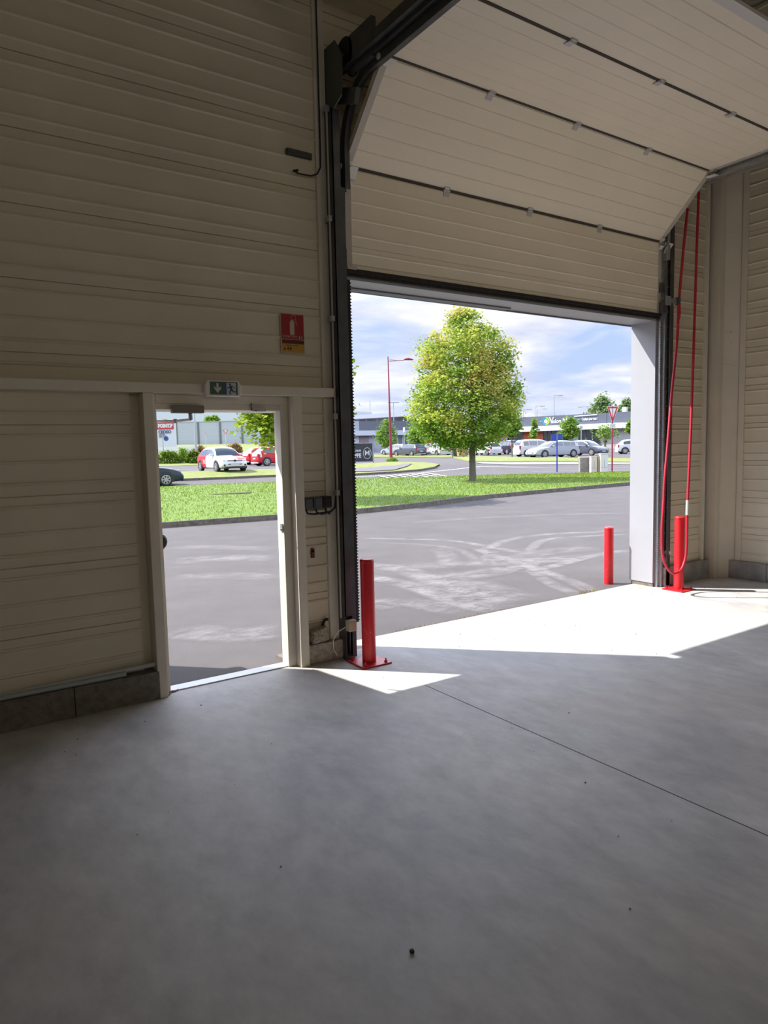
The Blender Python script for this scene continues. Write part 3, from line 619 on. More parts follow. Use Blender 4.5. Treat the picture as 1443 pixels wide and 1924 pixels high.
# ------------------------------------------------------------------ sectional door
sd = empty('sectional_door', (5.05, 4.84, 3.09), label='raised beige sectional overhead door with horizontal panels curving under the roof', cat='overhead door')
XL, XR = 2.985, 7.11
PP = [(4.862, 3.125), (4.850, 3.905), (4.275, 4.475), (3.46, 4.480), (2.66, 4.485)]
hinge_m = mat('zinc_hinge', (.62, .62, .62), .35, metal=.3)
for i in range(4):
    (ya, za), (yb, zb) = PP[i], PP[i+1]
    A = Vector((0, ya, za)); B = Vector((0, yb, zb)); d = (B-A).normalized(); L = (B-A).length; n = Vector((1, 0, 0)).cross(d)   # n: away from the room side?
    if n.y > 0 and i == 0: pass
    out = Vector((0, -d.z, d.y)) * -1   # outward (away from the camera side)
    if out.y < 0 and i < 2: out = -out
    if i >= 2: out = Vector((0, 0, 1))
    mb = MB(); prof = [(0.004, 0)]
    for k in range(1, 6):
        c = L*k/6; prof += [(c-.009, 0), (c-.003, -.005), (c+.003, -.005), (c+.009, 0)]
    prof += [(L-.022, 0), (L-.016, .006), (L-.004, .006)]
    vs = []
    for s_, dd in prof:
        p = A+d*s_+out*dd; vs += [(XL, p.y, p.z), (XR, p.y, p.z)]
    mb.add(vs, [(2*k, 2*k+1, 2*k+3, 2*k+2) for k in range(len(prof)-1)])
    th = .042
    q = [A+d*.004, A+d*(L-.004), A+d*(L-.004)+out*th, A+d*.004+out*th]
    for a_, b_ in ((1, 2), (2, 3), (3, 0)): mb.face([(XL, q[a_].y, q[a_].z), (XR, q[a_].y, q[a_].z), (XR, q[b_].y, q[b_].z), (XL, q[b_].y, q[b_].z)])
    for x in (XL, XR): mb.face([(x, v.y, v.z) for v in q])
    pn = P(mb, 'door_panel', PANEL, sd)
    # end stiles
    mb = MB()
    for x in (XL+.028, XR-.028): mb.obox(Vector((x, 0, 0))+A+d*(L/2)-out*.002, (.028, 0, 0), d*(L/2-.006), out*.004)
    P(mb, 'end_stile', mat('stile', (.56, .52, .46), .4), pn).matrix_parent_inverse = Matrix()
    if i > 0:
        mb = MB(); mb.obox(Vector(((XL+XR)/2, A.y, A.z))-out*.002, ((XR-XL)/2-.04, 0, 0), d*.011, out*.004); P(mb, 'joint_gap_shade', MC['gap_shade'] if 'gap_shade' in MC else mat('gap_shade', (.06, .05, .04), .8), pn)  # dark strip stands in for the shade in the gap between panels
        for x in ((4.015, 5.032, 6.04)):
            mb = MB(); mb.obox(Vector((x, A.y, A.z))-out*.006, (.03, 0, 0), d*.026, out*.004)
            pd = (A-Vector((0, *PP[i-1]))).normalized(); mb.obox(Vector((x, A.y, A.z))-pd*.03-out*.006, (.03, 0, 0), pd*.022, out*.004)
            mb.tube([Vector((x-.034, A.y, A.z))-out*.012, Vector((x+.034, A.y, A.z))-out*.012], .007, 8)
            for q1 in (-1, 1):
                c = Vector((x+q1*.022, A.y, A.z))+d*.016-out*.012; mb.obox(c, (.004, 0, 0), d*.004, out*.004)
            P(mb, 'hinge', hinge_m, sd)
        for x in (XL+.02, XR-.02):
            mb = MB(); mb.obox(Vector((x, A.y, A.z))-out*.008+d*.02, (.03, 0, 0), d*.03, out*.006); q1 = -1 if x < 5 else 1
            mb.cyl(Vector((x, A.y, A.z))-out*.03, Vector((x+q1*.07, A.y, A.z))-out*.03, .006, 8); mb.cyl(Vector((x+q1*.045, A.y, A.z))-out*.03, Vector((x+q1*.07, A.y, A.z))-out*.03, .022, 12)
            if i < 3: mb.obox(Vector((x+q1*-.012, A.y, A.z))-d*(.06 if i == 1 else -.02)-out*.06, (.034, 0, 0), d*.05, out*.003)
            P(mb, 'roller_bracket', mat('bracket_pale', (.78, .78, .75), .4), sd)
for x in (XL+.04, XR+.045):
    mb = MB(); mb.obox((x, 4.795, 3.835), (.036, 0, 0), (0, -.036, .040), (0, .003, .003)); mb.obox((x, 4.835, 3.79), (.03, 0, 0), (0, .02, 0), (0, 0, .012)); P(mb, 'tilted_bracket', MC['bracket_pale'], sd)
mb = MB(); mb.box(XL-.005, XR+.02, 4.853, 4.905, 3.098, 3.127); mb.box(XL-.005, XR+.02, 4.868, 4.895, 3.070, 3.098); P(mb, 'bottom_seal', mat('worn_rubber', (.025, .022, .02), .8, var=.5, vscale=30), sd)
mb = MB(); mb.box(XL, XL+.05, 4.845, 4.86, 3.13, 3.27, .004); mb.box(XL, XL+.09, 4.835, 4.86, 3.12, 3.14); P(mb, 'bottom_bracket', MC['stile'], sd)
mb = MB(); mb.box(XR-.03, XR+.06, 4.80, 4.86, 3.13, 3.24, .004); mb.box(XR-.04, XR+.02, 4.82, 4.86, 3.35, 3.46, .01); P(mb, 'bottom_bracket', DARK, sd)
mb = MB(); mb.box(XL, XR, 2.58, 2.655, 4.45, 4.475); P(mb, 'top_rail', WHITE, sd)
mb = MB(); mb.box(-6.9, 8.3, 2.25, 2.45, 4.62, 4.85); S(mb, 'trim_14', mat('dark_beam', (.05, .045, .04), .6), 'dark roof beam behind the raised door')
# grey plate linking the chain guard
t_ = empty('chain_bracket', (7.15, 4.70, 3.22), label='grey steel bracket holding the red hoist sleeve near the door head', cat='bracket')
mb = MB(); mb.box(6.985, 7.075, 4.70, 4.71, 3.185, 3.285, .002); mb.box(7.075, 7.19, 4.70, 4.705, 3.215, 3.265); P(mb, 'bracket_plate', mat('bracket_grey', (.30, .33, .36), .4, metal=.4), t_)
mb = MB(); mb.box(7.185, 7.225, 4.68, 4.72, 3.20, 3.285, .004); P(mb, 'clamp', DARK, t_)
# ------------------------------------------------------------------ red chain loop
t_ = empty('hoist_chain_loop', (7.3, 4.6, .3), label='long red sleeved hoist chain hanging in a loop beside the right door post', cat='hoist chain')
RR = mat('red_sleeve', (.52, .015, .04), .5)
L_ = [(1292, 392), (1284, 470), (1277, 550), (1275, 580), (1272, 640), (1262, 740), (1255, 830), (1249, 900), (1247, 945), (1244, 990), (1244, 1030), (1248, 1055), (1256, 1071), (1266, 1078)]
R_ = [(1266, 1078), (1278, 1073), (1286, 1056), (1290, 1030), (1291, 968)]
R2 = [(1292, 940), (1296, 850), (1301, 720), (1305, 600), (1309, 470), (1313, 360)]
def yy_(py): return 4.535 if py > 1000 else 4.535+.20*sm((1000-py)/600)
def at3(p): return aty(p[0], p[1], yy_(p[1]))
def smoothpath(ps, n=5):
    ps = [Vector(p) for p in ps]; out = []
    for i in range(len(ps)-1):
        p0, p1, p2, p3 = ps[max(i-1, 0)], ps[i], ps[i+1], ps[min(i+2, len(ps)-1)]
        for s in range(n):
            t = s/n; out.append(.5*((2*p1)+(p2-p0)*t+(2*p0-5*p1+4*p2-p3)*t*t+(3*p1-p0-3*p2+p3)*t**3))
    return out+[ps[-1]]
mb = MB(); mb.tube(smoothpath([at3(p) for p in L_]), .0145, 10); mb.tube(smoothpath([at3(p) for p in R_]), .0145, 10); mb.tube(smoothpath([at3(p) for p in R2]), .0145, 10); P(mb, 'sleeve', RR, t_, True)
mb = MB(); mb.tube([at3((1291, 968)), at3((1292, 940))], .017, 10); P(mb, 'connector', mat('connector_white', (.62, .58, .55), .5), t_)
mb = MB(); a1 = aty(1277, 572, 4.66); a2 = aty(1273, 610, 4.64); mb.tube([a1, (a1+a2)/2+Vector((.02, 0, 0)), a2], .012, 8); P(mb, 'loose_end', RR, t_)
t_ = empty('chain_anchor', (7.27, 4.84, .36), label='small pale chain anchor on the cladding behind the right bollard', cat='anchor')
mb = MB(); mb.box(7.245, 7.30, 4.80, 4.865, .30, .335, .004); P(mb, 'cleat', WHITE, t_); mb = MB(); mb.box(7.255, 7.295, 4.79, 4.865, .38, .42, .004); P(mb, 'cleat', WHITE, t_); mb = MB(); mb.box(7.26, 7.29, 4.84, 4.865, .30, .42); P(mb, 'back_plate', GALV, t_)
# ------------------------------------------------------------------ bollards
def bollard(loc, h, lab, plate, worn):
    t = empty('bollard', loc, label=lab, cat='bollard')
    r = .055; mb = MB(); mb.lathe((0, 0, 0), [(r, 0 if not plate else .01), (r, h-.035), (r*.99, h-.03), (r*1.03, h-.028), (r*1.03, h-.014), (r*.85, h-.003), (r*.3, h), (.001, h)], 28)
    o = mb.build('post', RED, smooth=True); o.parent = t
    if plate:
        mb = MB(); mb.box(-.13, .13, -.13, .13, 0, .012, .002); o = mb.build('base_plate', RED); o.parent = t
        for sx in (-1, 1):
            for sy_ in (-1, 1):
                mb = MB(); mb.cyl((sx*.095, sy_*.095, .012), (sx*.095, sy_*.095, .024), .014, 6); mb.cyl((sx*.095, sy_*.095, .024), (sx*.095, sy_*.095, .042), .006, 8); o = mb.build('bolt', RED); o.parent = t
    cm = mat('chipped_paint', (.50, .40, .36), .8)
    rnd = random.Random(int(loc[0]*100))
    for k in range(worn):
        mb = MB()
        aa = math.atan2(-loc[1], -loc[0])+rnd.uniform(-.9, .9); z = rnd.uniform(.12, .3) if plate else rnd.uniform(.05, .4)
        w = rnd.uniform(.03, .09); hh = rnd.uniform(.004, .014)
        q = [(a2_, zz) for a2_, zz in ((aa, z), (aa+w, z+hh*.4), (aa+w*.8, z+hh), (aa+.1*w, z+hh*.8))]
        mb.face([(math.cos(a2_)*(r+.0006), math.sin(a2_)*(r+.0006), zz) for a2_, zz in q]); o = mb.build('paint_chip', cm); o.parent = t
    return t
bollard((2.915, 4.555, 0), .835, 'red steel bollard standing left, between exit door and wide opening', True, 9)
bollard((7.19, 4.625, 0), .845, 'red steel bollard standing inside at the right by the hanging chain loop', True, 7)
bollard((6.955, 5.41, -.02), .70, 'red steel bollard standing outside on the asphalt beyond the threshold', False, 9)
# ------------------------------------------------------------------ column
t_ = empty('steel_column', (8.25, 4.85, 0), label='beige painted steel column in the corner at the right', cat='column')
mb = MB(); q_ = [(8.185, 4.752), (8.335, 4.615), (8.37, 4.615), (8.37, 4.80), (8.185, 4.80)]
mb.add([(x, y, z) for z in (0, ZT) for x, y in q_], [(0, 1, 6, 5), (1, 2, 7, 6), (2, 3, 8, 7), (3, 4, 9, 8), (4, 0, 5, 9)]); mb.box(8.095, 8.19, 4.735, 4.895, 0, ZT, .004); P(mb, 'column_shaft', mat('column_paint', (.68, .62, .52), .5, var=.05, vscale=2), t_)
mb = MB()
def web(px, py):                       # point on the slanted web face
    r = ray(px, py); n_ = Vector((.137, .150, 0)); return CAM+r*((Vector((8.185, 4.752, 0))-CAM).dot(n_)/r.dot(n_))
for (px, py) in ((1364, 624), (1375, 625), (1364, 643), (1375, 644)):
    c = web(px, py); mb.cyl(c, c-Vector((.008, .009, 0)), .014, 6)
P(mb, 'bolt', MC['column_paint'], t_)
for (a_, b__) in (((1356, 434), (1388, 441)), ((1353, 684), (1383, 688))):
    mb = MB(); mb.tube([web(*a_), web(*b__)], .004, 6); P(mb, 'weld_seam', MC['column_paint'], t_)
mb = MB(); mb.box(8.322, 8.345, 4.535, 4.605, .2, ZT); S(mb, 'trim_15', MC['column_paint'])
mb = MB(); mb.box(7.97, 8.02, 4.83, 4.88, .23, ZT); S(mb, 'trim_16', FRAME)
mb = MB(); mb.box(8.02, 8.10, 4.872, 4.90, 0, ZT); S(mb, 'trim_17', MC['dark_beam'])
# ------------------------------------------------------------------ fill lamps added to brighten the hall (unseen, behind the viewpoint)
FILL_GLOBE = mat('fill_globe', (.8, .78, .7), .4, emit=(1, .93, .8), estr=6)
for k, (pp, wt) in enumerate(FILL_LAMPS):
    t_ = empty('fill_lamp', pp, label=('added fill lamp hanging unseen at the left of the hall', 'added fill lamp hanging unseen at the right of the hall', 'added fill lamp hanging unseen deep in the hall')[k], cat='lamp', group='added fill lamps')
    mb = MB(); mb.lathe((0, 0, .10), [(.24, -.02), (.20, .06), (.08, .16), (.07, .30), (.01, .31)], 24); o = mb.build('fill_lamp_shade', DARK, smooth=True); o.parent = t_
    mb = MB(); mb.cyl((0, 0, .4), (0, 0, ZT-pp[2]), .012, 8); o = mb.build('pole', DARK); o.parent = t_
    mb = MB(); mb.lathe((0, 0, 0), [(.01, -.17), (.09, -.15), (.15, -.08), (.17, 0), (.16, .07)], 24); o = mb.build('fill_lamp_globe', FILL_GLOBE, smooth=True); o.parent = t_
    pl = bpy.data.lights.new('fill_light', 'POINT'); pl.energy = wt; pl.color = (1, .92, .80); pl.shadow_soft_size = .19
    lo_ = bpy.data.objects.new('fill_light', pl); COL.objects.link(lo_); lo_.parent = t_; lo_.location = (0, 0, -.22)
# ------------------------------------------------------------------ floor debris
dl = mat('dry_leaf', (.13, .06, .04), .9)
deb = [((774, 1790), 'small black pebble alone on the foreground floor', BLACK, .008)]
for (p, lb, m, r) in deb:
    r_ = ray(*p); q = CAM+r_*(-HC/r_.z); o = rock('pebble', (q.x, q.y, r*.7), r, m, lb, 5); o['category'] = 'pebble'
for k, (p, rz) in enumerate((((327, 1300), .3), ((318, 1305), 1.3))):
    r_ = ray(*p); q = CAM+r_*(-HC/r_.z); mb = MB()
    mb.add([(-.03, 0, .004), (-.01, .014, .012), (.02, .010, .006), (.04, 0, .014), (.015, -.012, .005), (-.012, -.012, .010)], [(0, 1, 5), (1, 2, 4, 5), (2, 3, 4)])
    o = mb.build('dry_leaf', dl, loc=(q.x, q.y, .0), rot=(0, 0, rz)); tag(o, ('curled brown leaf on the sill at the foot of the exit door', 'smaller dead leaf nearest the left exit post')[k], 'leaf')
rnd = random.Random(3); mb = MB()
for k in range(70):
    x = rnd.uniform(-1, 8); y = rnd.choice((rnd.uniform(4.2, 4.75), rnd.uniform(1.2, 4.7))); s_ = rnd.uniform(.002, .007)
    mb.add([(x-s_, y, .001), (x, y+s_*.7, .001), (x+s_, y-s_*.3, .001), (x, y, .004+s_*.5)], [(0, 1, 3), (1, 2, 3), (2, 0, 3), (0, 2, 1)])
tag(mb.build('floor_grit', mat('grit', (.05, .045, .04), .9)), 'scattered dark grit on the concrete floor', 'grit', kind='stuff')
# ================================================================== OUTSIDE
KC = .68
# ------------------------------------------------------------------ trees
BARK = mat('bark', (.20, .17, .13), .95, col2=(.10, .085, .065), vscale=14, bump=.6, bscale=40)
L_MAPLE = leafmat('maple_leaves', [(.10, .20, .02), (.20, .34, .03), (.30, .42, .04), (.42, .47, .06), (.14, .26, .025), (.50, .40, .07), (.24, .38, .04), (.50, .27, .06), (.36, .46, .05)], .35)
L_MG = leafmat('maple_green', [(.16, .30, .05), (.24, .40, .06), (.34, .52, .08), (.46, .60, .12)], .35)
L_MY = leafmat('maple_yellow', [(.46, .62, .10), (.66, .76, .14), (.78, .80, .20), (.52, .66, .10)], .4)
L_MO = leafmat('maple_orange', [(.80, .74, .18), (.74, .52, .16), (.62, .74, .14), (.86, .80, .28)], .4)
L_LIME = leafmat('lime_leaves', [(.28, .44, .04), (.42, .55, .06), (.55, .62, .10), (.34, .50, .05)], .4)
L_YOUNG = leafmat('young_leaves', [(.16, .33, .04), (.26, .46, .06), (.40, .55, .12), (.20, .38, .05)], .4)
L_DARK = leafmat('hedge_leaves', [(.05, .12, .015), (.12, .22, .02), (.26, .38, .04), (.08, .16, .02)], .25)
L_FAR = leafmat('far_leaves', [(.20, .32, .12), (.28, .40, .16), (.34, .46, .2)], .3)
L_RUST = leafmat('rust_leaves', [(.45, .17, .10), (.38, .22, .10), (.24, .26, .06), (.55, .28, .18)], .3)
def leaves(mb, centres, n, size, rnd, spread, flat_=.6):
    for c, rad in centres:
        for _ in range(n):
            d = Vector((rnd.gauss(0, 1), rnd.gauss(0, 1), rnd.gauss(0, 1)*flat_))
            if d.length > 2.2: d *= 2.2/d.length
            p = c+d*rad*.5
            a = Vector((rnd.uniform(-1, 1), rnd.uniform(-1, 1), rnd.uniform(-.7, .3))).normalized()
            up = Vector((rnd.gauss(0, .5), rnd.gauss(0, .5), 1)).normalized()
            b = a.cross(up).normalized(); s_ = size*rnd.uniform(.6, 1.25)
            mb.face([p, p+a*s_*.5+b*s_*.42, p+a*s_, p+a*s_*.5-b*s_*.42])
def tree(name, base, prof, h0, h1, leafm, nclump, nleaf, size, tr, label, seed, group=None, clump=.34, lean=0, cat='tree', shell=.62, flat_=.6, branches=9, off=(0, 0)):
    """prof: list of (t, radius) over crown height h0..h1"""
    rnd = random.Random(seed); t = empty(name, base, label=label, cat=cat, group=group)
    def rad(q):
        for (a_, ra), (b_, rb) in zip(prof, prof[1:]):
            if q <= b_: return ra+(rb-ra)*(q-a_)/(b_-a_)
        return prof[-1][1]
    cs = []; mxr = max(r for _, r in prof)
    while len(cs) < nclump:
        q = rnd.random(); R_ = rad(q)
        if rnd.random() > (R_/mxr)**1.2+.05: continue
        rr_ = R_*(rnd.random()**.5*(1-shell)+shell if rnd.random() < .75 else rnd.random()**.5); th = rnd.uniform(0, 2*PI)
        bump_ = 1+.18*noise.noise(Vector((math.cos(th)*1.3+seed, math.sin(th)*1.3, q*3)))
        rr_ = max(0, rr_*bump_-clump*.35)
        cs.append((Vector((rr_*math.cos(th)+lean*q+off[0], rr_*math.sin(th)+off[1], h0+(h1-h0)*q-clump*.2)), clump*rnd.uniform(.6, 1.35)))
    if isinstance(leafm, list):
        mb = MB()
        for c_ in cs:
            v_ = noise.noise(c_[0]*.8+Vector((seed, 0, 0)))*1.6+(c_[0].z-h0)/(h1-h0)*.7-.25+rnd.gauss(0, .22)
            mb.cur = 0 if v_ < .02 else (1 if v_ < .62 else 2)
            leaves(mb, [c_], nleaf, size, rnd, 1, flat_)
    else:
        mb = MB(); leaves(mb, cs, nleaf, size, rnd, 1, flat_)
    o = mb.build('foliage', leafm); o.parent = t
    mb = MB(); top = h0+(h1-h0)*.75
    pts = [Vector((0, 0, -.05)), Vector((.005, 0, .15)), Vector((lean*.1, 0, h0*.6)), Vector((lean*.2, .02, h0+(h1-h0)*.25)), Vector((lean*.6, 0, top))]
    mb.tube(pts, [tr*1.25, tr, tr*.85, tr*.6, tr*.15], 12); o = mb.build('trunk', BARK, smooth=True); o.parent = t
    mb = MB()
    for k in range(branches):
        z = h0-.1+(h1-h0)*rnd.uniform(0, .5); th = rnd.uniform(0, 2*PI); R_ = rad(min(.9, (z-h0)/(h1-h0)+.25))*.75
        p0 = Vector((lean*.2, 0, z)); p2 = Vector((R_*math.cos(th), R_*math.sin(th), z+(h1-h0)*rnd.uniform(.12, .3))); p1 = (p0+p2)/2+Vector((0, 0, .1))
        mb.tube([p0, p1, p2], [tr*.4, tr*.28, tr*.1], 6)
    if branches: o = mb.build('branches', BARK); o.parent = t
    return t
b_ = gnd(888, 908); b_.z = gz(b_.x, b_.y)+.09
mpp = b_.length and (b_-CAM).dot(CF)/F
pr_px = [(0, 34), (.05, 68), (.12, 96), (.24, 107), (.38, 105), (.5, 98), (.62, 90), (.74, 84), (.83, 62), (.90, 36), (.97, 22), (1, 8)]
ht = (909-588)*mpp; h0 = (909-842)*mpp
tree('maple_tree', b_, [(q, r*mpp) for q, r in pr_px], h0, ht, [L_MG, L_MY, L_MO], 760, 62, .125, 13*mpp/2*1.05, 'large rounded maple with yellow-green and orange leaves on the near grass verge', 11, clump=.46, branches=16, shell=.55, off=(-CR.x*13*mpp, -CR.y*13*mpp))
tree('field_maple', (10.0, 19.9, .1), [(0, .4), (.15, 1.4), (.4, 1.95), (.7, 1.8), (.9, 1.0), (1, .2)], 1.75, 6.4, L_LIME, 360, 44, .16, .11, 'bright lime-green tree with big leaves seen through the exit door', 23, clump=.55, branches=14)
def ytree(px, pyb, top, crb, hw, seed, lab, m=L_YOUNG, n=60, nl=22, d=None, name='young_tree', size=.28):
    if d: b = atd(px, pyb, d)
    else: b = gnd(px, pyb)
    s_ = (b-CAM).dot(CF)/F; H_ = (pyb-top)*s_; h0_ = (pyb-crb)*s_; w = hw*s_
    return tree(name, b, [(0, w*.55), (.25, w), (.5, w*.85), (.8, w*.45), (1, w*.1)], h0_, H_, m, n, nl, size, .07, lab, seed, 'young trees along the parked cars', clump=w*.42, branches=5, shell=.4)
GT = 'young trees along the parked cars'
ytree(962, 860, 766, 818, 17, 1, 'thin young tree just right of the big maple crown')
ytree(1004, 853, 786, 828, 9, 2, 'narrow small green tree in front of the orange wall at the logo end', n=36)
ytree(1070, 852, 779, 824, 21, 3, 'fullest young tree hiding the middle of the shop lettering', n=90)
ytree(1137, 850, 796, 822, 25, 4, 'sparse low young tree behind the give way sign', m=L_YOUNG, n=40, nl=12)
ytree(1187, 852, 783, 812, 12, 5, 'young tree half hidden by the reveal at the right', n=40)
ytree(727, 855, 786, 836, 22, 6, 'young tree just behind the red street lamp', n=90)
ytree(785, 856, 789, 836, 22, 7, 'young tree between the road post and the big maple', n=80)
# trees on the horizon
for (px, top, hw, d, sd_, lab) in ((1131, 741, 27, 175, 31, 'rounded pale green tree rising above the shop roof'), (1178, 747, 22, 170, 32, 'tree crown above the shop roof nearest the reveal'), (1096, 777, 10, 180, 33, 'low tree top just showing over the shop roof'), (1040, 782, 9, 185, 34, 'tiny tree top over the shop roof above the lettering')):
    b = atd(px, 838, d); s_ = d/F; b.z = .7; H_ = (atd(px, top, d).z-.7)
    tree('distant_tree', b, [(0, hw*s_*.7), (.3, hw*s_), (.7, hw*s_*.8), (1, hw*s_*.2)], H_*.35, H_, L_FAR, 110, 26, .7, .3, lab, sd_, 'trees behind the shops', clump=hw*s_*.4, branches=0)
def bush(name, px, py, top, hw, m, n, lab, seed, d=None, size=.16, grp=None, cat='bush'):
    b = gnd(px, py) if not d else atd(px, py, d); s_ = (b-CAM).dot(CF)/F; rnd = random.Random(seed); H_ = (py-top)*s_; w = hw*s_
    t = empty(name, b, label=lab, cat=cat, group=grp); cs = []
    for _ in range(n):
        th = rnd.uniform(0, 2*PI); q = rnd.random(); r = w*math.sqrt(max(0, 1-q*q))*rnd.uniform(.5, 1); cs.append((Vector((r*math.cos(th), r*math.sin(th)*.8, H_*q*.9)), w*.35))
    mb = MB(); leaves(mb, cs, 24, size, rnd, 1); o = mb.build('foliage', m); o.parent = t
    mb = MB()
    for k in range(4): mb.tube([(0, 0, -.05), (w*.3*math.cos(k*1.7), w*.3*math.sin(k*1.7), H_*.6)], [.04, .015], 5)
    o = mb.build('stems', BARK); o.parent = t
    return t
HG = 'bushes behind the car lot'
bush('hedge', 316, 871, 848, 27, L_DARK, 130, 'low dark hedge behind the dark car at the left of the exit door view', 41, size=.13)
bush('hedge', 345, 868, 840, 14, L_YOUNG, 60, 'taller yellow-green bush between the low hedge and the white hatchback', 42)
bush('hedge', 366, 871, 846, 17, L_DARK, 70, 'dark green bush tucked behind the white and red hatchback', 43)
bush('red_shrub', 376, 852, 838, 13, L_RUST, 40, 'small rust-coloured shrub left of the white hatchback roof', 44)
bush('red_shrub', 443, 860, 832, 17, L_RUST, 70, 'rust and green shrub behind the white hatchback windscreen', 45)
bush('red_shrub', 500, 856, 833, 24, L_RUST, 70, 'long rusty shrub above the red cars', 46)
bush('shrub', 787, 855, 829, 8, L_YOUNG, 30, 'small upright leafy shrub at the end of the dark car', 47)
bush('weed_clump', 737, 867, 860, 11, L_YOUNG, 30, 'low weeds around the foot of the red street lamp', 48, size=.12)
bush('weed_clump', 1135, 850, 838, 8, L_LIME, 26, 'bright low plants in front of the walking person', 49)
bush('wall_bush', 398, 792, 779, 14, L_YOUNG, 30, 'green shrub showing over the grey sound wall', 50, d=112, size=.35)
bush('wall_bush', 312, 797, 789, 12, L_LIME, 20, 'faint shrub above the wall behind the red shop sign', 51, d=112, size=.35)
# grass blades
def blades(name, rows, n, h, m, lab, seed, near=True):
    rnd = random.Random(seed); mb = MB(); nr = len(rows); nc = len(rows[0])
    for _ in range(n):
        u = rnd.random()*(nr-1.001); v = rnd.random()*(nc-1.001); i, j = int(u), int(v); fu, fv = u-i, v-j
        A = Vector(rows[i][j]).lerp(Vector(rows[i+1][j]), fu); B = Vector(rows[i][j+1]).lerp(Vector(rows[i+1][j+1]), fu); p = A.lerp(B, fv)
        q = (CF.dot(p-CAM)); s_ = p.x/p.y
        if not (.1 < s_ < 2.2): continue
        th = rnd.uniform(0, PI); w = Vector((math.cos(th), math.sin(th), 0))*.007*(1+q*.03); k = h*rnd.uniform(.4, 1.2); ln = Vector((rnd.gauss(0, .3), rnd.gauss(0, .3), 1))*k
        mb.face([p-w, p+w, p+ln])
    return tag(mb.build(name, m), lab, 'grass', kind='stuff')
GB = leafmat('grass_blades', [(.17, .29, .03), (.23, .35, .035), (.29, .38, .05), (.19, .32, .03), (.36, .36, .09)], .3)
vg = [bpy.data.objects[n] for n in ('grass_verge',)]
rows0 = [[(a_[0]+(b_[0]-a_[0])*t_2, a_[1]+(b_[1]-a_[1])*t_2, .085) for a_, b_ in zip(resample(KN2, 60), resample(KB, 60))] for t_2 in yrows(0, 1, 12)]
blades('grass_blades', rows0, 90000, .055, GB, 'short green grass blades covering the near verge', 5)
mb = MB(); rnd = random.Random(9)
for _ in range(260):
    p = gnd(rnd.uniform(670, 860), rnd.uniform(900, 925)); z = .16+rnd.random()*.04
    mb.face([(p.x-.025, p.y, z), (p.x, p.y, z+.02), (p.x+.025, p.y, z), (p.x, p.y-.01, z-.02)])
tag(mb.build('daisies', mat('daisy', (.75, .75, .72), .8)), 'sprinkling of tiny white daisies in the near grass verge', 'flowers', kind='stuff')
# weeds along the threshold
rnd = random.Random(15); wm = leafmat('weed_leaves', [(.20, .26, .05), (.34, .30, .12), (.42, .34, .18), (.16, .26, .04)], .2)
for k, (px, py, h, lab) in enumerate(((800, 1189, .05, 'small weed tuft at the left end of the threshold'), (870, 1170, .04, 'weed tuft a third of the way along the threshold'), (905, 1163, .05, 'weed tuft by the middle of the threshold, left of the sparse ones'), (960, 1154, .04, 'sparse weed tuft near the middle of the threshold'), (1065, 1134, .03, 'thin weed tuft right of the middle of the threshold'), (1132, 1120, .09, 'dry yellowish tuft at the right end of the threshold by the outer bollard'))):
    r_ = ray(px, py); q = CAM+r_*(-HC/r_.z); mb = MB(); sp = .16 if k < 5 else .1
    for _ in range(60):
        p = Vector((rnd.gauss(0, sp), rnd.gauss(0, .015), 0)); th = rnd.uniform(0, PI); w = Vector((math.cos(th), math.sin(th), 0))*.004
        mb.face([p-w, p+w, p+Vector((rnd.gauss(0, .25), rnd.gauss(0, .25), 1))*h*rnd.uniform(.3, 1)])
    o = mb.build('weed_tuft', wm, loc=(q.x, max(q.y, 5.175), -.02)); tag(o, lab, 'weed', 'weeds along the threshold', kind='stuff')
# ------------------------------------------------------------------ cars
GLASS = mat('car_glass', (.05, .07, .09), .08, spec=.9); TYRE = mat('tyre', (.02, .02, .02), .8); RIM = mat('rim', (.50, .51, .53), .35, metal=.5)
TRIM = mat('car_black_trim', (.015, .015, .018), .5); LAMP = mat('headlight', (.62, .66, .70), .12, spec=.9); TAIL = mat('tail_light', (.45, .015, .02), .2); PLATE = mat('plate', (.62, .62, .60), .5)
TYPES = {   # L, W, H, body top line, roof line (s from rear 0 to nose 1)
 'hatch': (4.05, 1.73, 1.46, [(0, .50), (.015, .62), (.05, .66), (.35, .66), (.6, .655), (.72, .64), (.80, .61), (.90, .55), (.965, .47), (1, .36)], [(.03, .66), (.08, .78), (.15, .93), (.26, .985), (.42, 1.0), (.52, .985), (.60, .93), (.68, .80), (.745, .64)]),
 'wagon': (4.65, 1.78, 1.45, [(0, .50), (.015, .64), (.05, .67), (.35, .67), (.6, .66), (.70, .64), (.80, .61), (.91, .54), (.97, .46), (1, .34)], [(.02, .67), (.06, .86), (.10, .95), (.22, .985), (.40, 1.0), (.50, .98), (.58, .92), (.65, .80), (.715, .64)]),
 'mpv': (4.5, 1.82, 1.66, [(0, .48), (.015, .60), (.05, .62), (.35, .61), (.66, .60), (.76, .58), (.84, .55), (.92, .50), (.97, .42), (1, .30)], [(.02, .62), (.05, .84), (.09, .95), (.22, .99), (.42, 1.0), (.56, .97), (.66, .89), (.74, .75), (.82, .57)]),
 'saloon': (4.7, 1.82, 1.46, [(0, .50), (.015, .64), (.10, .68), (.35, .67), (.6, .66), (.70, .64), (.80, .61), (.91, .55), (.97, .47), (1, .35)], [(.10, .68), (.18, .82), (.27, .94), (.38, .99), (.45, 1.0), (.53, .97), (.60, .90), (.67, .78), (.73, .64)]),
}
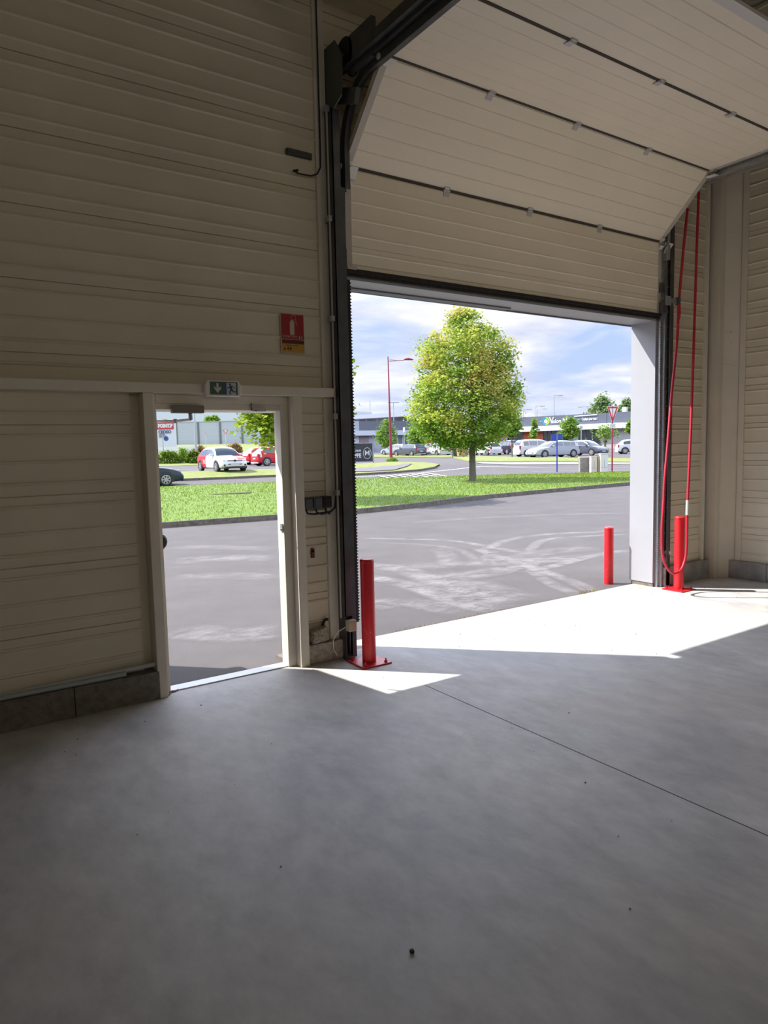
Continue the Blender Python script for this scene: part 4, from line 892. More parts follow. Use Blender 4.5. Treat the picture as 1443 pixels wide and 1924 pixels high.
def interp(pl, s_):
    if s_ <= pl[0][0]: return pl[0][1]
    for (a_, ra), (b_, rb) in zip(pl, pl[1:]):
        if s_ <= b_: return ra+(rb-ra)*(s_-a_)/(b_-a_)
    return pl[-1][1]
_cache = {}
def car_meshes(ty):
    if ty in _cache: return _cache[ty]
    L, Wd, H, body, roof = TYPES[ty]; out = {}
    def hw(s_): return Wd/2*(1-.16*max(0, (s_-.80)/.2)**2.2-.10*max(0, (.12-s_)/.12)**2)
    def bt(s_): return interp(body, s_)*H
    def X(s_): return (s_-.5)*L
    sts = [0, .008, .02, .04, .07, .11, .16, .22, .3, .4, .5, .58, .64, .70, .75, .80, .85, .89, .93, .96, .98, .993, 1]
    mb = MB(); nC = 9; vs = []
    for s_ in sts:
        w = hw(s_); zt = bt(s_); zb = .20+(.10*max(0, (s_-.9)/.1)**2)+.08*max(0, (.06-s_)/.06)
        k = .93 if s_ in (0, 1) else 1
        half = [(w*.80*k, zb), (w*.96*k, zb+.06), (w*k, zb+(zt-zb)*.35), (w*.99*k, zb+(zt-zb)*.62), (w*.965*k, zt-.05), (w*.90*k, zt-.01), (w*.6*k, zt+.012), (w*.3*k, zt+.02), (0, zt+.024)]
        vs += [(X(s_), y, z) for y, z in half]+[(X(s_), -y, z) for y, z in reversed(half[:-1])]
    n = 2*nC-1; fs = []
    for i in range(len(sts)-1):
        for j in range(n-1): fs.append((i*n+j, (i+1)*n+j, (i+1)*n+j+1, i*n+j+1))
        fs.append((i*n+n-1, (i+1)*n+n-1, (i+1)*n, i*n))
    fs.append(tuple(range(n))); fs.append(tuple((len(sts)-1)*n+j for j in reversed(range(n)))); mb.add(vs, fs)
    # greenhouse
    g0, g1 = roof[0][0], roof[-1][0]; gs = [g0+(g1-g0)*k/22 for k in range(23)]
    def G(s_, u, off=0):
        zb = bt(s_)-.02; zr = max(interp(roof, s_)*H, zb); w = hw(s_); wb = w*.94; q = (zr-zb)/(H*.34+1e-6); wr = wb-(wb-w*.70)*min(1, q); sg = 1 if u > 0 else -1; au = abs(u)
        if au > .6:
            t_ = (1-au)/.4; return Vector((X(s_), sg*(wb+(wr-wb)*t_+off), zb+(zr-.045*min(1, q*2)-zb)*t_))
        return Vector((X(s_), wr*(u/.6)*(1 if au < .55 else .985), zr-.045*(au/.6)**4*min(1, q*2)+.02*(1-(u/.6)**2)*min(1, q*2)+off))
    us = [-1, -.9, -.8, -.7, -.6, -.55, -.4, -.2, 0, .2, .4, .55, .6, .7, .8, .9, 1]
    vs = [G(s_, u) for s_ in gs for u in us]; m_2 = len(us)
    mb.add(vs, [(i*m_2+j, i*m_2+j+1, (i+1)*m_2+j+1, (i+1)*m_2+j) for i in range(len(gs)-1) for j in range(m_2-1)])
    out['body'] = mb
    def patch(s0, s1, u0, u1, off, ns=8, nu=6, dx=0):
        mb = MB(); vs = [G(s0+(s1-s0)*i/ns, u0+(u1-u0)*j/nu, off)+Vector((dx, 0, 0)) for i in range(ns+1) for j in range(nu+1)]
        mb.add(vs, [(i*(nu+1)+j, i*(nu+1)+j+1, (i+1)*(nu+1)+j+1, (i+1)*(nu+1)+j) for i in range(ns) for j in range(nu)]); return mb
    ws = roof[-1][0]; wtop = roof[-4][0]+.01
    out['windscreen'] = patch(wtop, ws-.008, -.53, .53, .012, dx=.012)
    out['rear_window'] = patch(roof[0][0]+.006, roof[2][0]+.0, -.50, .50, .012, dx=-.014)
    for sg in (1, -1):
        mb = MB(); q0, q1 = roof[1][0]+.05, ws-.03; mid = (q0+q1)/2-.02; third = q0+(mid-q0)*.38
        for (a_, b__) in (((q0, third-.006), (third+.006, mid-.008), (mid+.008, q1)) if ty in ('wagon', 'mpv') else ((q0, mid-.008), (mid+.008, q1))):
            s2 = patch(a_, b__, sg*.965, sg*.665, .010, ns=6, nu=3); mb.add(s2.v, s2.f)
        out['side_window_%d' % sg] = mb
    rw = .315; wx = (L*(.165)-L/2, L*(.815)-L/2)
    mb = MB(); mb.tube([(0, -.10, 0), (0, -.075, 0), (0, .075, 0), (0, .10, 0)], [rw*.90, rw, rw, rw*.90], 24); out['wheel'] = mb
    mb = MB()
    for k in range(20):
        a_, b_2 = 2*PI*k/20, 2*PI*(k+1)/20; pr = lambda r_, q, y_: (r_*math.cos(q), y_, r_*math.sin(q))
        mb.face([pr(rw*.70, a_, .101), pr(rw*.70, b_2, .101), pr(rw*.60, b_2, .106), pr(rw*.60, a_, .106)])
    mb.tube([(0, .09, 0), (0, .112, 0)], rw*.16, 12)
    for k in range(7):
        a_ = k*2*PI/7; mb.obox((math.cos(a_)*rw*.36, .106, math.sin(a_)*rw*.36), Vector((math.cos(a_), 0, math.sin(a_)))*rw*.28, Vector((0, .004, 0)), Vector((-math.sin(a_), 0, math.cos(a_)))*.030)
    out['rim'] = mb
    for x in (0,):
        for sg in (1, -1):
            mb = MB(); y = hw(.5)*sg; pts = [(x+.385*math.cos(q), y*1.004, rw+.385*math.sin(q)) for q in [k*PI/14-.15*PI*0 for k in range(15)]]; p2 = [(p[0], y*.90, p[2]) for p in pts]
            c = (x, y*1.004, rw); 
            for i in range(14): mb.face([c, pts[i], pts[i+1]])
            mb.face([(x-.385, y*1.004, .19), (x+.385, y*1.004, .19), (x+.385, y*1.004, rw), (x-.385, y*1.004, rw)]); out['arch_%d' % sg] = mb
    zt = bt(.93)
    for sg in (1, -1):
        mb = MB(); mb.obox((X(.945), sg*hw(.945)*.80, zt*.96-.06), (L*.030, -sg*.05, -.02), (.01, sg*.09, 0), (0, 0, .055)); out['headlight_%d' % sg] = mb
        mb = MB(); mb.obox((X(.012), sg*hw(.02)*.88, bt(.03)*.86), (.05, 0, 0), (0, .09, 0), (0, 0, .13 if ty != 'mpv' else .2)); out['tail_%d' % sg] = mb
        mb = MB(); mb.box(-.06, .06, -.09, .09, -.055, .055, .03); out['mirror_%d' % sg] = ((X(ws-.085), sg*(hw(.6)+.06), bt(.6)+.05), mb)
    mb = MB(); mb.box(X(1)-.12, X(1)+.012, -.62, .62, .22, .33, .02); mb.box(X(1)-.1, X(1)+.008, -.42, .42, .42, .48, .02); out['grille'] = mb
    mb = MB(); mb.box(X(1)-.01, X(1)+.02, -.26, .26, .36, .46); out['plate_f'] = mb
    mb = MB(); mb.box(X(0)-.018, X(0)+.01, -.26, .26, .52, .63); mb.box(X(0)-.012, X(0)+.05, -.7, .7, .22, .30); out['plate_r'] = mb
    _cache[ty] = (out, wx, rw, hw); 
    return _cache[ty]
_md = {}
def car(ty, px, py, depth, rel, col, lab, body_mats=None, dz=None, grp='parked cars'):
    out, wx, rw, hw = car_meshes(ty); p = atd(px, py, depth); loc = Vector((p.x, p.y, gz(p.x, p.y)))
    az = math.atan2(p.x, p.y)+math.radians(rel); rz = PI/2-az
    t = empty('car', loc, rz, label=lab, cat='car', group=grp)
    def inst(name, key, m, parent=t, loc=None, rot=None, smooth=True):
        kk = (ty, key, m.name)
        if kk in _md: me = _md[kk]; o = bpy.data.objects.new(name, me); COL.objects.link(o)
        else:
            mb = out[key] if not isinstance(out[key], tuple) else out[key][1]; o = mb.build(name, m, smooth=smooth); _md[kk] = o.data
        o.parent = parent
        if loc: o.location = loc
        if rot: o.rotation_euler = rot
        return o
    body = inst('body', 'body', col)
    inst('windscreen', 'windscreen', GLASS); inst('rear_window', 'rear_window', GLASS); inst('side_windows', 'side_window_1', GLASS); inst('side_windows', 'side_window_-1', GLASS)
    for x in wx:
        for sg in (1, -1):
            w = inst('wheel', 'wheel', TYRE, loc=(x, sg*(hw(.5)-.085), rw), rot=(0, 0, 0 if sg > 0 else PI)); inst('rim', 'rim', RIM, w, smooth=False); inst('wheel_arch', 'arch_%d' % sg, TRIM, loc=(x, 0, 0), smooth=False)
    for sg in (1, -1):
        inst('headlight', 'headlight_%d' % sg, LAMP); inst('tail_light', 'tail_%d' % sg, TAIL); inst('mirror', 'mirror_%d' % sg, col, loc=out['mirror_%d' % sg][0])
    inst('grille', 'grille', TRIM, smooth=False); inst('number_plate', 'plate_f', PLATE, smooth=False); inst('number_plate', 'plate_r', PLATE, smooth=False)
    return t
cw = paint('car_white', (.74, .75, .78)); cr_ = paint('car_red', (.60, .012, .03)); cs_ = paint('car_silver', (.42, .45, .52)); cg = paint('car_dark_grey', (.09, .10, .14)); ck = paint('car_navy', (.015, .025, .05)); cp = paint('car_pearl', (.62, .63, .66))
c1 = car('hatch', 417, 868, 41.5, 159, cw, 'white and red hatchback facing the camera, seen through the exit door')
# red rear half and bonnet wedge of that car
out, wx, rw, hw = car_meshes('hatch')
def overlay(t, fn, name, m):
    src = out['body']; mb = MB()
    for f in src.f:
        pts = [Vector(src.v[i]) for i in f]; c = sum(pts, Vector())/len(pts)
        if fn(c) and len(f) <= 4:
            n = (pts[1]-pts[0]).cross(pts[-1]-pts[0])
            if n.length < 1e-9: continue
            n.normalize()
            if n.dot(c-Vector((c.x*.8, 0, .55))) < 0: n = -n
            mb.face([p+n*.007 for p in pts])
    o = mb.build(name, m); o.parent = t; return o
for q_ in (1, -1): overlay(c1, lambda c: c.x < -.35 and c.y*q_ > .45 and c.z < 1.25, 'red_side_wrap', cr_)
overlay(c1, lambda c: c.x > .85 and c.y > .18 and c.z > .72 or (c.x > 1.8 and c.y > .45 and c.z > .6 and False), 'red_bonnet_wrap', cr_)
mb = MB(); mb.tube([(2.03, 0, .66), (2.045, 0, .66)], .085, 4); mb.obox((2.03, 0, .655), (.01, 0, 0), (0, .45, 0), (0, 0, .025)); o = mb.build('grille_emblem', TRIM); o.parent = c1
for sg in (1, -1):
    mb = MB(); mb.tube([(2.0, sg*.62, .40), (2.03, sg*.62, .40)], .06, 12); o = mb.build('fog_light', TRIM); o.parent = c1
def cartext(t, s_, x, z, sg, size, m):
    bpy.context.view_layer.update()
    M = t.matrix_world; xd = M.to_3x3() @ Vector((-1 if sg > 0 else 1, 0, 0))
    return text(s_, size, 'lettering', m, t, M @ Vector((x, sg*(hw(.4)+.012), z)), xd, (0, 0, 1), .003, .004)
LW = mat('letter_white', (.72, .70, .68), .4)
cartext(c1, 'hd', -.55, .62, -1, .42, LW)
c2 = car('hatch', 524, 862, 54, 66, cr_, 'nearer red hatchback with white rear at the right edge of the exit door view'); cartext(c2, 'hd', -.35, .68, -1, .40, LW)
overlay(c2, lambda c: c.x < -1.80 and c.z > .78, 'white_tail_wrap', cw)
c3 = car('hatch', 503, 862, 58, 64, cr_, 'farther red hatchback half hidden beside the nearer red one'); overlay(c3, lambda c: c.x < -1.80 and c.z > .78, 'white_tail_wrap', cw)
overlay(c2, lambda c: c.x < -1.2 and abs(c.y) < .6 and c.z > 1.2, 'white_roof_wrap', cw)
car('saloon', 247, 895, 33.8, 84, ck, 'dark blue car nosing into the left edge of the exit door view')
car('wagon', 1038, 846, 60, 232, cs_, 'silver estate car facing left behind the blue sign')
car('mpv', 1009, 845, 68, 62, cw, 'tall white people carrier left of the silver estate')
car('hatch', 1101, 842, 66, 128, cg, 'dark grey hatchback facing right behind the stone cabinets')
car('hatch', 1197, 838, 70, 76, cw, 'small white car alone beyond the give way post at the right')
car('hatch', 820, 846, 83, 328, cp, 'pearl silver hatchback with red tail light just left of the wheelie bins')
car('hatch', 843, 842, 92, 328, cw, 'white car peeking out behind the pearl silver hatchback')
car('hatch', 916, 845, 80, 330, cw, 'white hatchback just right of the maple trunk')
car('hatch', 884, 846, 86, 330, cp, 'pale car glimpsed between the bins and the maple trunk')
car('mpv', 951, 844, 84, 326, ck, 'dark blue tall car right of the white hatchback by the thin young tree')
car('hatch', 800, 843, 96, 328, cg, 'grey hatchback left of the pearl silver one')
car('wagon', 769, 845, 84, 322, cg, 'dark estate car behind the shrub and road post')
car('wagon', 744, 846, 92, 318, cs_, 'grey car just right of the red street lamp')
# ------------------------------------------------------------------ wheelie bins
def bin_(px, py, d, rel, m, lab, bag=False):
    p = atd(px, py, d); t = empty('wheelie_bin', (p.x, p.y, gz(p.x, p.y)+.05), PI/2-(math.atan2(p.x, p.y)+math.radians(rel)), label=lab, cat='bin', group='wheelie bins on the far verge')
    mb = MB(); a_, b__ = .33, .42; vs = [(-a_, -a_, .08), (a_, -a_, .08), (a_, a_, .08), (-a_, a_, .08), (-b__, -b__, 1.12), (b__, -b__, 1.12), (b__, b__, 1.12), (-b__, b__, 1.12)]
    mb.add(vs, [(3, 2, 1, 0), (4, 5, 6, 7), (0, 1, 5, 4), (1, 2, 6, 5), (2, 3, 7, 6), (3, 0, 4, 7)]); o = mb.build('bin_body', m); o.parent = t
    mb = MB(); mb.box(-.45, .47, -.44, .44, 1.12, 1.19, .02); o = mb.build('lid', m); o.parent = t
    for s_ in (-1, 1): mb = MB(); mb.cyl((-.35, s_*.30, .1), (-.35, s_*.36, .1), .10, 14); o = mb.build('wheel', TYRE); o.parent = t
    return t
bin_(857, 850, 71, 170, mat('bin_grey', (.08, .085, .10), .6), 'dark grey wheelie bin with a full white bag on top')
bin_(866.5, 850, 70, 165, mat('bin_tan', (.50, .32, .15), .6), 'tan wheelie bin in front, with a small white mark')
bin_(871.5, 850, 72.5, 165, mat('bin_brown', (.40, .26, .13), .6), 'brownish wheelie bin set just behind the tan one')
p = atd(855, 840, 71); g_ = gz(p.x, p.y)+1.24+.22
o = rock('rubbish_bag', (p.x, p.y, g_), .34, mat('bag_cream', (.62, .60, .52), .6), 'cream rubbish bag heaped on the dark grey bin', 4, (1.25, 1, .75)); o['category'] = 'rubbish bag'
# ------------------------------------------------------------------ posts, signs, cabinets
REDP = mat('lamp_red', (.32, .02, .05), .45)
b_ = gnd(735, 862); s_ = (b_-CAM).dot(CF)/F; H_ = (862-673)*s_
t_ = empty('street_lamp', b_, label='tall dark red street lamp with a single curved arm', cat='street lamp')
bx_ = CR.copy(); bx_.z = 0; bx_.normalize()
mb = MB(); o2 = Vector((-4*s_, 0, 0)); mb.tube([(0, 0, 0), (0, 0, .6), (0, 0, H_*.5), (0, 0, H_)], [.17, .15, .09, .05], 12); o = mb.build('pole', REDP, smooth=True); o.parent = t_; o.rotation_euler = (0, -.012, 0)
mb = MB(); mb.tube([Vector((0, 0, H_-.45)), bx_*.8+Vector((0, 0, H_-.42)), bx_*1.5+Vector((0, 0, H_-.4))], .035, 8); mb.tube([Vector((0, 0, H_-.25)), bx_*.9+Vector((0, 0, H_-.42))], .012, 6); o = mb.build('arm', REDP); o.parent = t_
mb = MB(); c = bx_*1.95+Vector((0, 0, H_-.36)); mb.tube([c-bx_*.5, c-bx_*.3+Vector((0, 0, .06)), c+Vector((0, 0, .08)), c+bx_*.35+Vector((0, 0, .02)), c+bx_*.5], [.04, .10, .13, .08, .02], 10); o = mb.build('lamp_head', REDP, smooth=True); o.parent = t_
GP = mat('grey_pole', (.42, .45, .47), .5)
def lamp2(px, top, d, arms, lab, base=838):
    p = atd(px, base, d); z0_ = gz(p.x, p.y); H__ = atd(px, top, d).z-z0_; s__ = d/F
    t = empty('lamp_post', (p.x, p.y, z0_), label=lab, cat='street lamp', group='distant grey street lamps'); mb = MB(); mb.tube([(0, 0, 0), (0, 0, H__)], [.14, .06], 8); o = mb.build('pole', GP); o.parent = t
    for (w, dz_) in arms:
        mb = MB(); e_ = bx_*w*s__+Vector((0, 0, H__+dz_*s__)); mb.tube([(0, 0, H__-.2), bx_*w*s__*.6+Vector((0, 0, H__+dz_*s__*.5)), e_], .05, 6); o = mb.build('arm', GP); o.parent = t
        mb = MB(); mb.obox(e_+bx_*(.3 if w > 0 else -.3), bx_*.55, Vector((0, 0, .07)), Vector((-bx_.y, bx_.x, 0))*.15); o = mb.build('lamp_head', GP); o.parent = t
    return t
lamp2(741, 756, 150, ((-3, -1), (3, -1)), 'distant twin-headed lamp right of the red street lamp')
lamp2(1041, 742, 150, ((9, -2),), 'tallest grey lamp standing behind the shop roof, single arm to the right')
lamp2(1007, 762, 170, ((10, -2),), 'smaller grey lamp left of the tallest one behind the roof')
lamp2(1009.5, 770, 190, ((12, 1),), 'faint lower lamp just right of the smaller grey one')
lamp2(1104, 763, 160, ((-12, -2),), 'grey lamp whose arm reaches left from the pale green tree')
lamp2(984, 769, 150, ((8, -1),), 'pale lamp close beside the right edge of the maple crown')
lamp2(368, 772, 62, (), 'slim pale pole in front of the grey sound wall', base=836)
def signpost(px, pyb, top, d, m, name, lab, cat, r=.03, grp=None):
    p = atd(px, pyb, d) if d else gnd(px, pyb); d = (p-CAM).dot(CF); p.z = max(gz(p.x, p.y), p.z) if not d else gz(p.x, p.y)
    t = empty(name, p, label=lab, cat=cat, group=grp); H__ = atd(px, top, d).z-p.z; mb = MB(); mb.tube([(0, 0, -.05), (0, 0, H__)], r, 10); o = mb.build('pole', m); o.parent = t; return t, p, d/F, H__
nrm = (-CF.copy()); nrm.z = 0; nrm.normalize(); upz = Vector((0, 0, 1))
SRED = mat('traffic_red', (.62, .02, .05), .4); SWH = mat('traffic_white', (.80, .80, .80), .4)
def tri(t, c, w, h_, th=.012):
    for k, (sc_, m, nm) in enumerate(((1, SWH, 'sign_rim'), (.93, SRED, 'sign_plate'), (.58, SWH, 'sign_centre'))):
        mb = MB(); cc_ = c+Vector((0, 0, 0)); a_ = [Vector((0, 0, -.62*h_)), bx_*w/2+upz*.38*h_, -bx_*w/2+upz*.38*h_]
        g_ = Vector((0, 0, .04*h_)) if k == 2 else Vector()
        f_ = [cc_+g_+v*sc_+nrm*(.03+k*.004) for v in a_]; b__ = [v-nrm*.01 for v in f_]
        mb.add(f_+b__, [(0, 1, 2), (5, 4, 3), (0, 3, 4, 1), (1, 4, 5, 2), (2, 5, 3, 0)]); o = mb.build(nm, m); o.parent = t
    return t
t_, p, s_, H_ = signpost(1150, 888, 764, 40.5, REDP, 'give_way_sign', 'red and white give way triangle on a red post at the right of the verge', 'road sign', .045)
tri(t_, Vector((0, 0, H_-(797-764)*s_*.38)), 21*s_, 33*s_)
mb = MB(); mb.obox(Vector((0, 0, H_-36*s_))+nrm*.05, bx_*5.5*s_, upz*4*s_, nrm*.005); o = mb.build('sub_plate', SWH); o.parent = t_
text('CEDEZ', 2.4*s_, 'lettering', mat('txt_grey', (.35, .35, .38), .5), t_, p+Vector((0, 0, H_-35*s_))+nrm*.058, bx_, upz, .001); text('LE PASSAGE', 1.8*s_, 'lettering', MC['txt_grey'], t_, p+Vector((0, 0, H_-38*s_))+nrm*.058, bx_, upz, .001)
t_, p, s_, H_ = signpost(425, 835, 806, 68, mat('pole_pale', (.55, .55, .55), .5), 'give_way_sign', 'small give way triangle in front of the grey sound wall', 'road sign', .04)
tri(t_, Vector((0, 0, H_-.25)), 11*s_, 10*s_)
t_, p, s_, H_ = signpost(387, 836, 814, 70, MC['pole_pale'], 'road_sign', 'tiny faint pinkish road sign left of the small give way triangle', 'road sign', .03)
mb = MB(); mb.tube([Vector((0, 0, H_))+nrm*.03, Vector((0, 0, H_))+nrm*.05], 2.2*s_, 14); o = mb.build('sign_plate', mat('faded_pink', (.62, .42, .42), .5)); o.parent = t_
BL2 = mat('sign_blue', (.02, .06, .38), .5)
t_, p, s_, H_ = signpost(1046.5, 887, 815, None, mat('pole_blue', (.02, .05, .42), .45), 'blue_sign', 'blue sign with two square wings on a blue pole in the verge', 'road sign', .04)
mb = MB(); mb.obox(Vector((0, 0, H_-7*s_))-bx_*5.8*s_, bx_*5*s_, upz*6.6*s_, nrm*.02); mb.obox(Vector((0, 0, H_-6.5*s_))+bx_*5.6*s_, bx_*4.6*s_, upz*5.8*s_, nrm*.02); o = mb.build('sign_plate', BL2); o.parent = t_
mb = MB(); mb.obox(Vector((0, 0, H_-7*s_)), bx_*.045, upz*6.6*s_, nrm*.03); o = mb.build('centre_strip', mat('strip_grey', (.4, .42, .5), .5)); o.parent = t_
t_, p, s_, H_ = signpost(760, 851, 803, 95, mat('pole_white', (.66, .68, .72), .5), 'road_sign', 'pale road sign seen nearly edge-on between the two young trees', 'road sign', .05)
mb = MB(); mb.obox(Vector((0, 0, H_-4*s_)), (bx_*.35+nrm*.9).normalized()*4.2*s_, upz*4*s_, bx_*.03); o = mb.build('sign_plate', MC['pole_white']); o.parent = t_
t_, p, s_, H_ = signpost(901, 856, 822, 74, MC['pole_white'], 'road_post', 'thin pale post just right of the maple trunk', 'post', .04)
mb = MB(); mb.tube([(0, 0, H_), (0, 0, H_+.05)], .05, 8); o = mb.build('cap', MC['pole_white']); o.parent = t_
t_, p, s_, H_ = signpost(1092, 838, 803, 76, GP, 'road_sign', 'grey back of a small sign on a post before the open shop front', 'road sign', .05)
mb = MB(); mb.obox(Vector((0, 0, H_))+upz*.0, bx_*2.6*s_, upz*2.4*s_, nrm*.02); o = mb.build('sign_plate', GP); o.parent = t_
t_, p, s_, H_ = signpost(307, 848, 818, 64, GP, 'road_sign', 'grey-backed road sign and blue arrow disc at the left of the exit door view', 'road sign', .05)
mb = MB(); mb.obox(Vector((0, 0, H_))-bx_*1*s_, bx_*5*s_, upz*3.8*s_, nrm*.02); o = mb.build('sign_plate', mat('sign_back', (.22, .26, .30), .5)); o.parent = t_
mb = MB(); mb.tube([Vector((0, 0, H_-.3))+bx_*4*s_-nrm*.4, Vector((0, 0, H_-.3))+bx_*4*s_-nrm*.37], 4.6*s_, 18); o = mb.build('blue_disc', mat('disc_blue', (.03, .12, .40), .4)); o.parent = t_
# cabinets on the verge
def cab(px0, px1, pyt, pyb, d, m, m2, lab, grp, depth=.35):
    A = atd(px0, pyb, d); B = atd(px1, pyb, d); z0_ = gz(A.x, A.y)+.05; zt_ = atd((px0+px1)/2, pyt, d).z; c = (A+B)/2; w = (B-A).length/2
    t = empty('utility_cabinet', (c.x, c.y, z0_), label=lab, cat='cabinet', group=grp); fwd = -nrm
    mb = MB(); mb.obox(fwd*depth/2+upz*(zt_-z0_)/2, bx_*w, fwd*depth/2, upz*(zt_-z0_)/2); o = mb.build('cabinet_body', m); o.parent = t
    mb = MB(); mb.obox(fwd*depth/2+upz*((zt_-z0_)+.02), bx_*(w+.02), fwd*(depth/2+.02), upz*.02); o = mb.build('cabinet_top', m2); o.parent = t
    mb = MB(); mb.obox(-fwd*.004+upz*(zt_-z0_)*.28, bx_*w*.96, fwd*.004, upz*.008); mb.obox(-fwd*.004+upz*(zt_-z0_)*.5, bx_*.006+bx_*0, fwd*.004, upz*(zt_-z0_)*.2); o = mb.build('door_seam', MC['txt_grey']); o.parent = t
    return t
CRM = mat('cabinet_cream', (.72, .66, .55), .6); STN = mat('weathered_stone', (.42, .38, .34), .9, col2=(.25, .23, .20), vscale=6)
cab(1090, 1107, 860, 888, 39.4, STN, CRM, 'weathered grey stone-faced utility cabinet, leftmost by the give way post', 'utility cabinets')
t_ = cab(1111, 1122, 858, 889, 38.8, CRM, CRM, 'cream utility cabinet with tan side, middle of the three', 'utility cabinets')
p = atd(1125, 889, 38.9); mb = MB(); mb.obox(bx_*.32-nrm*.2+upz*.46, bx_*.10, nrm*.18, upz*.46); o = mb.build('tan_side', mat('cabinet_tan', (.55, .38, .20), .7)); o.parent = t_
cab(1129, 1142, 853, 889, 38.6, mat('cabinet_white', (.78, .78, .76), .5), mat('cabinet_white2', (.70, .70, .70), .5), 'tall white utility cabinet touching the give way post', 'utility cabinets')
# black board
d = 52; A = atd(648, 872, d); B = atd(702, 872, d); dirv = (B-A); dirv.z = 0; wv = dirv.length/2; dirv.normalize(); c = (A+B)/2; c.z = gz(c.x, c.y)+.12; s_ = d/F
t_ = empty('advertising_board', c, label='black advertising board with white lettering and a circled M beside the left post', cat='sign board'); nb = Vector((dirv.y, -dirv.x, 0))
zt_ = atd(690, 832.5, d).z-c.z; zb_ = atd(690, 868, d).z-c.z
if zb_ < .05: zb_ = .05
mb = MB(); mb.obox(upz*(zt_+zb_)/2, dirv*wv, nb*.03, upz*(zt_-zb_)/2); o = mb.build('panel', mat('board_black', (.02, .022, .032), .5)); o.parent = t_
mb = MB(); mb.obox(upz*zt_, dirv*wv, nb*.04, upz*.02); mb.obox(upz*zb_, dirv*wv, nb*.04, upz*.025); mb.obox(dirv*(wv-.02)+upz*(zt_+zb_)/2, dirv*.03, nb*.04, upz*(zt_-zb_)/2); o = mb.build('frame', mat('board_frame', (.45, .48, .50), .5)); o.parent = t_
for q in (-1, 1): mb = MB(); mb.cyl(dirv*wv*q-upz*.1, dirv*wv*q+upz*zt_, .03, 8); o = mb.build('post', TRIM); o.parent = t_
TW = mat('board_white', (.66, .68, .74), .5)
zc = lambda py: atd(690, py, d).z
R0 = lambda px: c+dirv*((px-675)*s_*1.0)
text('POELES', 4.2*s_, 'lettering', TW, t_, Vector((*R0(672).xy, zc(846.5)))+nb*.035, dirv, upz, .003, .006)
text('PHILIPPE', 11*s_, 'lettering', TW, t_, Vector((*R0(679).xy, zc(856)))+nb*.035, dirv, upz, .003, .012, 'RIGHT', .72)
mb = MB(); cc_ = Vector((R0(690.5).x-c.x, R0(690.5).y-c.y, zc(851.5)-c.z))+nb*.037
ring = [cc_+dirv*7.3*s_*math.cos(k*PI/16)+upz*10.3*s_*math.sin(k*PI/16) for k in range(33)]; mb.tube(ring, .018, 5); o = mb.build('ring', TW); o.parent = t_
text('M', 13*s_, 'lettering', TW, t_, c+cc_, dirv, upz, .003, .004)
# ------------------------------------------------------------------ shop buildings
def facade(pxa, da, pxb, db, label):
    A = atd(pxa, 836, da); B = atd(pxb, 836, db); A.z = B.z = .6; dv = B-A; L = dv.length; dv.normalize(); nb = Vector((dv.y, -dv.x, 0))
    t = empty('retail_building', A, label=label, cat='building')
    def bx(name, u0, u1, z0, z1, m, off=0, dp=.3, parent=None, lab=None):
        mb = MB(); mb.obox(dv*(u0+u1)/2+nb*(off-dp/2)+upz*((z0+z1)/2-.6), dv*(u1-u0)/2, nb*dp/2, upz*(z1-z0)/2); o = mb.build(name, m); o.parent = parent or t
        if lab: o['label'] = lab
        return o
    def U(px):                       # pixel column to distance along the facade
        r = ray(px, 840); r = Vector((r.x, r.y)); a = Vector((A.x, A.y)); dd = Vector((dv.x, dv.y))
        det = r.x*(-dd.y)+dd.x*r.y; k = (a.x*(-dd.y)+dd.x*a.y)/det; q = r*k-a; return q.dot(dd)
    def pt(px, z, off=0): return A+dv*U(px)+upz*(z-.6)+nb*off
    return t, bx, U, L, A, dv, nb, pt
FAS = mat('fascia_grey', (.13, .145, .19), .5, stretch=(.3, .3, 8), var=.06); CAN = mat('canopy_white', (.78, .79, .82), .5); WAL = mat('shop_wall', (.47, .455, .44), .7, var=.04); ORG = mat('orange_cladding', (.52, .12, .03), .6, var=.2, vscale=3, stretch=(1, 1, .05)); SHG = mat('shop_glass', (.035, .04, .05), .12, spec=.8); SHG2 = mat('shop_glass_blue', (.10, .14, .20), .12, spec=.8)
t_, bx, U, L, A, dv, nb, pt = facade(858, 140, 1262, 110, 'long low shop building with dark fascia, white canopy and logo lettering')
bx('wall', 0, L, .3, 4.3, WAL, 0, 12); bx('fascia', -.3, L, 4.85, 6.6, FAS, .6, 1.2); bx('canopy', -.2, L, 3.95, 4.85, CAN, 1.3, 1.9); bx('roof', 0, L, 4.2, 6.3, FAS, -.6, 11)
for (a_, b__, m, nm) in ((893, 921, SHG, 'shop_window'), (953, 983, SHG, 'entrance'), (983, 1021, ORG, 'orange_panel'), (1021, 1044, SHG, 'shop_window'), (1087, 1128, SHG, 'open_shopfront')):
    o = bx(nm, U(a_), U(b__), .6, 3.9, m, .06, .1)
    if m is SHG:
        for k in range(4): u = U(a_)+(U(b__)-U(a_))*k/3; bx('mullion', u-.06, u+.06, .6, 3.9, MC['fascia_grey'], .14, .08, parent=o)
bx('entrance_post', U(1086), U(1087.4), .6, 3.9, CAN, .2, .1); bx('fascia_joint', U(1142.5), U(1143.2), 4.85, 6.6, TRIM, .61, .02)
mb = MB(); q0, q1 = pt(1083, 6.25, .65)-A, pt(1125, 6.35, .65)-A; mb.tube([q0, q1], .10, 6); o = mb.build('sign_light_bar', CAN); o.parent = t_
cl = pt(1029, 5.72, .62); TEAL = mat('logo_teal', (.02, .30, .42), .4); LIME = mat('logo_lime', (.35, .55, .06), .4); LGW = mat('logo_white', (.78, .80, .80), .4)
